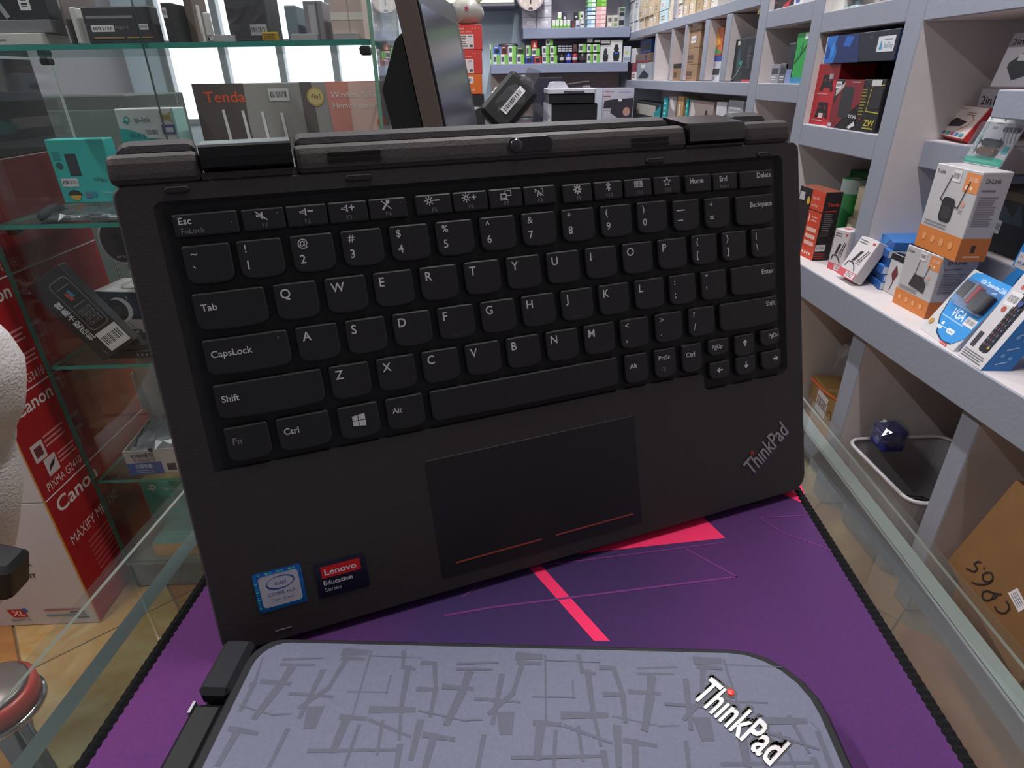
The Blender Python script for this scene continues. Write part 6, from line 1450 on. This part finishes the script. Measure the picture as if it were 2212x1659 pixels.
for i, (xa, xb, yt, c, nm) in enumerate(low): far('camera_part_box', '%s box, %s from left, bottom row, lower back shelf' % (nm, ordn[i]), (xa, yt), (xb, 540), y1, .06, zs2, c, gops(c), 'small boxes in the bottom row of the lower back shelf')
for i, (xa, xb, yt, c, nm, yb) in enumerate(up):
    under = min((abs((l[0] + l[1]) / 2 - (xa + xb) / 2), l[2]) for l in low)[1]
    zz2 = ony((1140, under / 3.95), y1).z + .0012
    hpx = yb - yt
    far('camera_part_box', '%s box, %s from left, second row, lower back shelf' % (nm, ordn[i]), (xa, under - hpx), (xb, under - 1), y1 + .003, .055, zz2, c, gops(c), 'small boxes in the second row of the lower back shelf')
zu = lambda ypx: ony((1140, ypx / 3.95), y1).z + .0016
far('red_box', 'red box with a white figure standing highest on the lower back shelf', (1214, 344), (1270, 412), y1 + .006, .05, zu(416), 'b02a24', [('p', [(.3, .15), (.5, .85), (.7, .15)], 'd8d0d0')])
far('camera_part_box', 'white and green box on top of the second row, lower back shelf', (1340, 334), (1402, 392), y1 + .006, .05, zu(393), 'c8ccc4', WG)
T, w, d, h = farbox((840 + 930 / 3.95, 372 / 3.95), (840 + 1108 / 3.95, 396 / 3.95), y1 + .01, .05, zu(396))
t = thing('black_dish', 'black flat upturned dish on top of the blue and dark red boxes', 'dish', T)
Geo().lathe([(w / 2, .001), (w / 2 * .96, .008), (w / 2 * .8, h), (w / 2 * .2, h * 1.05)], M('1d1f24', .4), 24, Matrix.Diagonal((1, .3, 1, 1)) @ Matrix.Translation((0, .04, .0))).build('dish', t, True)
for i in range(12):
    r_, q = divmod(i, 4); xa = 1442 + 31 * q
    far('mini_box', 'tiny white box, %s from left in %s of three layers above the tubes' % (ordn[q], ('the lowest', 'the middle', 'the highest')[r_]), (xa, 430 - 20 * r_), (xa + 29, 449 - 20 * r_), y1 + .004, .04, zu(449 - 20 * r_), 'b9bcc6', [('r', .2, .3, .8, .6, '8a8c98')], 'tiny white boxes')
for xa, xb, c, nm in ((1456, 1494, '1a1a20', 'black'), (1508, 1558, '1f3aa8', 'blue'), (1563, 1610, '8a1f2a', 'red'), (1616, 1688, '201c22', 'wide black')):
    P, Q = ony((840 + xa / 3.95, 130), y1 + .03), ony((840 + xb / 3.95, 130), y1 + .03); r_ = (Q.x - P.x) / 2; hh2 = ony((1240, 452 / 3.95), y1).z - zs2
    t = thing('battery_tube', nm + ' cylinder pack standing on the lower back shelf under the tiny white boxes', 'tube', ((P.x + Q.x) / 2, y1 + .03, zs2 + .0005))
    Geo().lathe([(r_ * .5, 0), (r_ * .95, .002), (r_ * .95, hh2 * .9), (r_ * .6, hh2), (.002, hh2)], M(c, .35), 16).build('tube', t, True)
    Geo().lathe([(r_ * .97, hh2 * .3), (r_ * .97, hh2 * .6)], M('b4b0b8' if nm != 'wide black' else '3a343a', .4), 16, cap=False).build('tube_label', t, True)
for xa, xb, yt, yb, c, nm, lab in ((1572, 1606, 380, 452, '5a3a44', '', 'narrow dark box above the red cylinder pack'), (1620, 1682, 376, 458, 'c8ccc4', '', 'white and green box above the wide black cylinder pack')):
    far('camera_part_box', lab, (xa, yt), (xb, yb), y1 + .008, .05, zu(yb), c, WG if c[0] == 'c' else [('r', .2, .1, .8, .5, '3a2a30')])
cam_ops = lambda c2: [('r', .0, .92, 1, 1, 'a8a8ac'), ('R', .25, .12, .78, .50, '1b1b20', .08), ('e', .5, .60, .13, .13, '1b1b20'), ('r', .38, .7, .62, .80, '24242a'), ('R', .30, .05, .75, .15, '24242a', .03), ('r', .35, .38, .7, .45, c2)]
far('flash_box', 'white box with black flash unit picture, left of two on the lower back shelf', (1806, 386), (1888, 540), y1, .06, zs2, 'c4c4c6', cam_ops('4a4a4a'))
far('flash_box', 'white box with black and blue flash unit picture, right of two, lower back shelf', (1893, 342), (1986, 540), y1, .06, zs2, 'c8c8ca', cam_ops('2a5ab8'))
far('carton_box', 'plain white box on top of the left flash unit box', (1812, 342), (1888, 384), y1 + .004, .05, zu(384), 'b8b8b8', [('r', 0, .5, 1, .55, '8a8a8c')])
far('carton_box', 'small white box left of the plain white box on the second row', (1694, 322), (1740, 374), y1 + .004, .05, zu(374), 'b0b0b4', [])
far('carton_box', 'small white box above the last second row box on the lower back shelf', (1755, 340), (1806, 374), y1 + .004, .05, zu(374), 'bcbcc0', [])
far('carton_box', 'white box with a yellow dot in the right corner of the lower back shelf', (2006, 396), (2060, 540), y1, .06, zs2, 'b8c0cc', [('e', .4, .6, .1, .1, 'b8b03a'), ('r', .1, .1, .9, .3, '8a94a4')])

# back counter with printer and piles
bc = thing('back_desk', 'long dark desk across the back of the shop behind the laptop', 'desk', (.2, 4.0, 0))
g = Geo(); g.box((-.85, -.75, .80), (.66, .70, .84), M('4a444a', .5), c=.003); g.build('desk_top', bc)
for x in (-.80, .58):
    Geo().box((x, -.70, .001), (x + .05, .65, .7995), M('3a363c', .6), c=.003).build('desk_side', bc)
ZD = .8405
wl_ = bs
Geo().box((.02 - .5 + .0, YB - .015 - 4.83, .842), (XU - .005 - .5, YB - .002 - 4.83, zs2 - .062), PAINT_T).build('back_board', bs)
yp = 3.85
def at(px, py, y=yp): return ony((px, py), y)
px0, px1 = at(1184, 200).x, at(1289, 200).x; zt1 = at(1184, 196).z; w = px1 - px0
t = thing('printer', 'white and black multifunction printer on the back desk', 'printer', ((px0 + px1) / 2, yp + .16, ZD))
PW = M('b9b9c4', .4); PB = M('1b1a20', .35)
h0 = at(1184, 225).z - ZD; h1_ = at(1184, 203).z - ZD; h2_p = at(1184, 192).z - ZD; h3 = at(1184, 177).z - ZD
Geo().box((-w / 2 + .01, -.12, .001), (w / 2 + .015, .16, h0), PB, c=.006).build('paper_cassette', t)
g = Geo(); g.box((-w / 2, -.13, .001), (-w / 2 + .025, .16, h0 + .002), PW, c=.004); g.build('side_panel', t)
Geo().prism(rrect(-w / 2 + .004, -.14, w / 2 - .004, .16, .02, 4), h0 + .003, h1_, PB, inset=.004).build('output_bay', t)
Geo().prism(rrect(-w / 2, -.16, w / 2, .16, .02, 4), h1_ + .001, h2_p, PW, inset=.004).build('scanner_body', t)
g = Geo(); g.box((-.05, -.163, h1_ + .004), (.07, -.159, h1_ + .014), M('3a3a44')); g.build('control_panel', t)
g = Geo(); pts = [(-w / 2 + .02, h2_p + .001), (-w / 2 + .03, h3 - .005), (-w / 2 + .05, h3), (-w / 2 + .10, h3), (-w / 2 + .125, h2_p + .001)]
vs = [(x, y, z) for y in (-.12, .12) for x, z in pts]; g.add(vs, [(i, (i + 1) % 5, 5 + (i + 1) % 5, 5 + i) for i in range(5)] + [(0, 1, 2, 3, 4), (5, 6, 7, 8, 9)], PW); g.build('document_feeder', t)
g = Geo(); g.box((-.02, -.10, 0), (.17, .10, .005), M('2a2a30'), Matrix.Translation((-.06, 0, h2_p + .012)) @ Matrix.Rotation(-.12, 4, 'Y'), c=.001); g.build('paper_tray', t)
g = Geo(); g.lathe([(.03, 0), (.026, .012), (.004, .016)], PW, 16, Matrix.Translation((w / 2 - .05, -.05, h2_p + .001))); g.build('lid_hump', t, True)
def fardesk(name, label, tl, br, y, dp, z, col, ops, cat=BOX): 
    T, w, d, h = farbox(tl, br, y, dp, z); return carton(name, label, cat, T, w, d, h, col, {'front': ops})
fardesk('printer_carton', 'white printer carton with red lettering behind the multifunction printer', (1303, 191), (1366, 262), 4.30, .2, ZD, 'a9a8b8', [('t', .04, .88, .055, 'Canon', 'a83a3a', {'b': 1, 'w': .3}), ('ln', .5, .84, .9, .9, 1, '8a88b0'), ('r', .02, .74, .25, .77, 'a02a2a'), ('p', [(.02, .3), (.06, .62), (.3, .66), (.98, .7), (.98, .1), (.5, .1), (.2, .3)], '2a2430'), ('r', .5, .6, .62, .68, 'c8c8cc'), ('e', .78, .28, .12, .14, 'a88078'), ('ln', .02, .1, .35, .4, 5, 'c4c0c4')])
fardesk('white_carton', 'plain white carton just left of the red lettered printer carton', (1287, 190), (1299, 262), 4.30, .1, ZD, 'b4b8c8', [])
fardesk('dark_carton', 'dark navy carton behind the left end of the multifunction printer', (1155, 168), (1213, 262), 4.30, .2, ZD, '201d30', [('ln', .7, .80, .98, .93, 1, 'b0aed0')])
# stack of red boxes
yr_ = 3.55
zz3 = ZD
def redbox(label, ytop, ybot, z, col, ops, side, bw=.0):
    a, b = ony((982, ybot), yr_), ony((1042, ybot), yr_); ht = ony((1040, ytop), yr_).z - ony((1040, ybot), yr_).z
    carton('device_box', label, BOX, TR(((a.x + b.x) / 2, yr_ + .10, z + .0005)), b.x - a.x, .20, ht - .001, {'*': col, 'right': side}, {'front': ops, 'right': [('r', .35, 0, 1, 1, 'a8a4b0'), ('p', [(.45, .3), (.6, .7), (.7, .4), (.6, .2)], '3a3a48')] if side != 'a8542e' else []}); return z + ht
zbase = ony((1040, 203), yr_).z
a, b = ony((975, 203), yr_), ony((1045, 203), yr_)
carton('recorder_box', 'black recorder carton at the bottom of the red and orange stack', BOX, TR(((a.x + b.x) / 2, yr_ + .11, ZD)), b.x - a.x, .22, zbase - ZD - .002, '1d1c22', {'front': [('r', .3, .88, .6, .9, 'b0aeb4')]})
zz3 = zbase
ro = [('t', .14, .82, .07, 'alhua', 'e8c8c4', {'b': 1, 'w': .24}), ('t', .14, .70, .06, 'IP BULLET CAMERA', 'e4b8b4', {'w': .5}), ('r', .12, .04, .70, .62, 'd0c4c4'), ('ln', .15, .22, .5, .58, 5, '4a3a3c'), ('ln', .15, .10, .62, .20, 2, '2a2426'), ('r', .55, .10, .66, .20, '4a4044'), ('ln', .5, .5, .66, .58, 1, '6a5a5c')] + [('e', .66 + .12 * i, .85, .02, .02, 'e8c0bc') for i in range(3)]
zz3 = redbox('orange power supply box under the two red camera boxes', 160, 203, zz3, 'd0641e', [('bar', .22, .55, .70, .88), ('t', .10, .18, .12, 'Power Supply', 'e8d0b8', {'w': .66}), ('r', 0, 0, 1, .05, 'b84a20')], 'a8542e')
zz3 = redbox('red camera box, lower of two on the orange power supply box', 107, 160, zz3, 'c0342e', ro, '9a3a44')
zz3 = redbox('red camera box, upper of two with a plastic bag on it', 53, 107, zz3, 'c0342e', ro, '9a3a44')
a, b = ony((975, 50), yr_), ony((1042, 50), yr_)
t = thing('plastic_bag', 'knotted white plastic bag with red marks on top of the red camera boxes', 'plastic bag', ((a.x + b.x) / 2, yr_ + .09, zz3 + .001))
BAGM = glass('milky_bag', 'c4c4c0', .55, 'b4b2ae', rough=.3)
lump(Geo(), .085, .07, .062, BAGM, seed=50, j=.10, n=18, k=10).build('bag', t, True)
lump(Geo(), .065, .05, .03, M('8a8a78', .7), seed=52, j=.15).build('contents', t)
g = Geo(); g.tube([(.05, -.01, .10), (.075, -.015, .125), (.09, -.02, .115)], [.012, .016, .004], BAGM, 8); g.build('knot', t, True)
g = Geo()
for k in range(6): a_ = k * PI / 3; g.box((-.002, -.0015, 0), (.002, .0015, .013), M('a82a4a', .5, noise=0), Matrix.Translation((.0, -.0735, .072)) @ Matrix.Rotation(a_, 4, 'Y'))
g.build('red_mark', t)

# black wrapped package with a barcode
yk_ = 1.62
pc = ony((1097, 205), yk_)
bl_, br_, tl2 = ony((1031, 238), yk_), ony((1096, 283), yk_ - .01), ony((1110, 143), yk_ + .02)
Tm, w, d, h = leanbox(bl_, br_, tl2, .06, True)
t = thing('wrapped_cartridge', 'black cartridge in shiny clear wrap with a long barcode label, tilted behind the laptop', 'cartridge', Tm)
g = Geo(); g.prism(rrect(-w / 2, 0.004, w / 2, h - .004, .012, 4), -d / 2, d / 2, M('161518', .5, noise=.2), frame((0, 0, 0), (1, 0, 0), (0, 0, 1)), inset=.010); g.build('cartridge', t)
g = Geo(); draw(g, frame((-w * .03, -d / 2 - .0022, h * .30), (1, 0, 0), (0, 0, 1)), w * .21, h * .54, [('bar', 0, 0, 1, 1, 1)]); g.build('barcode_label', t)
lump(Geo(), w * .56, d * .62, h * .54, FILM, seed=60, j=.07, n=20, k=12).build('clear_wrap', t)
FLAP = glass('film_flap', 'd8dade', .3, 'c8ccd0', rough=.1)
for x0, z0, dx, dz_ in ((-.01, h * .96, .02, .05), (w * .45, h * .72, .06, .02), (-w * .5, h * .1, -.03, -.02)):
    p = [(x0, -.01, z0), (x0 + dx * .4 - dz_ * .3, -.02, z0 + dz_ * .5 + dx * .2), (x0 + dx, .0, z0 + dz_), (x0 + dx * .8 + .012, .012, z0 + dz_ * .4)]
    Geo().add(p, [(0, 1, 2), (0, 2, 3)], FLAP).build('wrap_flap', t)
lowz = min((Tm @ Vector((a * w / 2, b * d / 2, 0))).z for a in (-1, 1) for b in (-1, 1))
T = TR((pc.x, yk_ + .02, ZC + .0006), -A)
carton('toner_carton', 'dark carton under the tilted wrapped cartridge on the far end of the counter', BOX, T, .17, .15, lowz - ZC - .004, '1f1f24', {'front': [('ln', .1, .3, .6, .6, 2, '5a5a60'), ('r', .6, .5, .9, .8, '2a8a86')]})
# dim cabinet behind the showcase
cabn = thing('grey_cabinet', 'dim grey cabinet behind the glass showcase', 'cabinet', (-1.55, 2.3, 0))
Geo().box((-.42, -.2, .001), (.42, .2, 1.08), M('4c5351', .6, noise=.3, scale=5), c=.004).build('body', cabn)
for i in range(3): Geo().box((-.40 + .27 * i, -.212, .06), (-.14 + .27 * i, -.2005, 1.04), M('586361', .5, noise=.3, scale=6), c=.003).build('door', cabn)
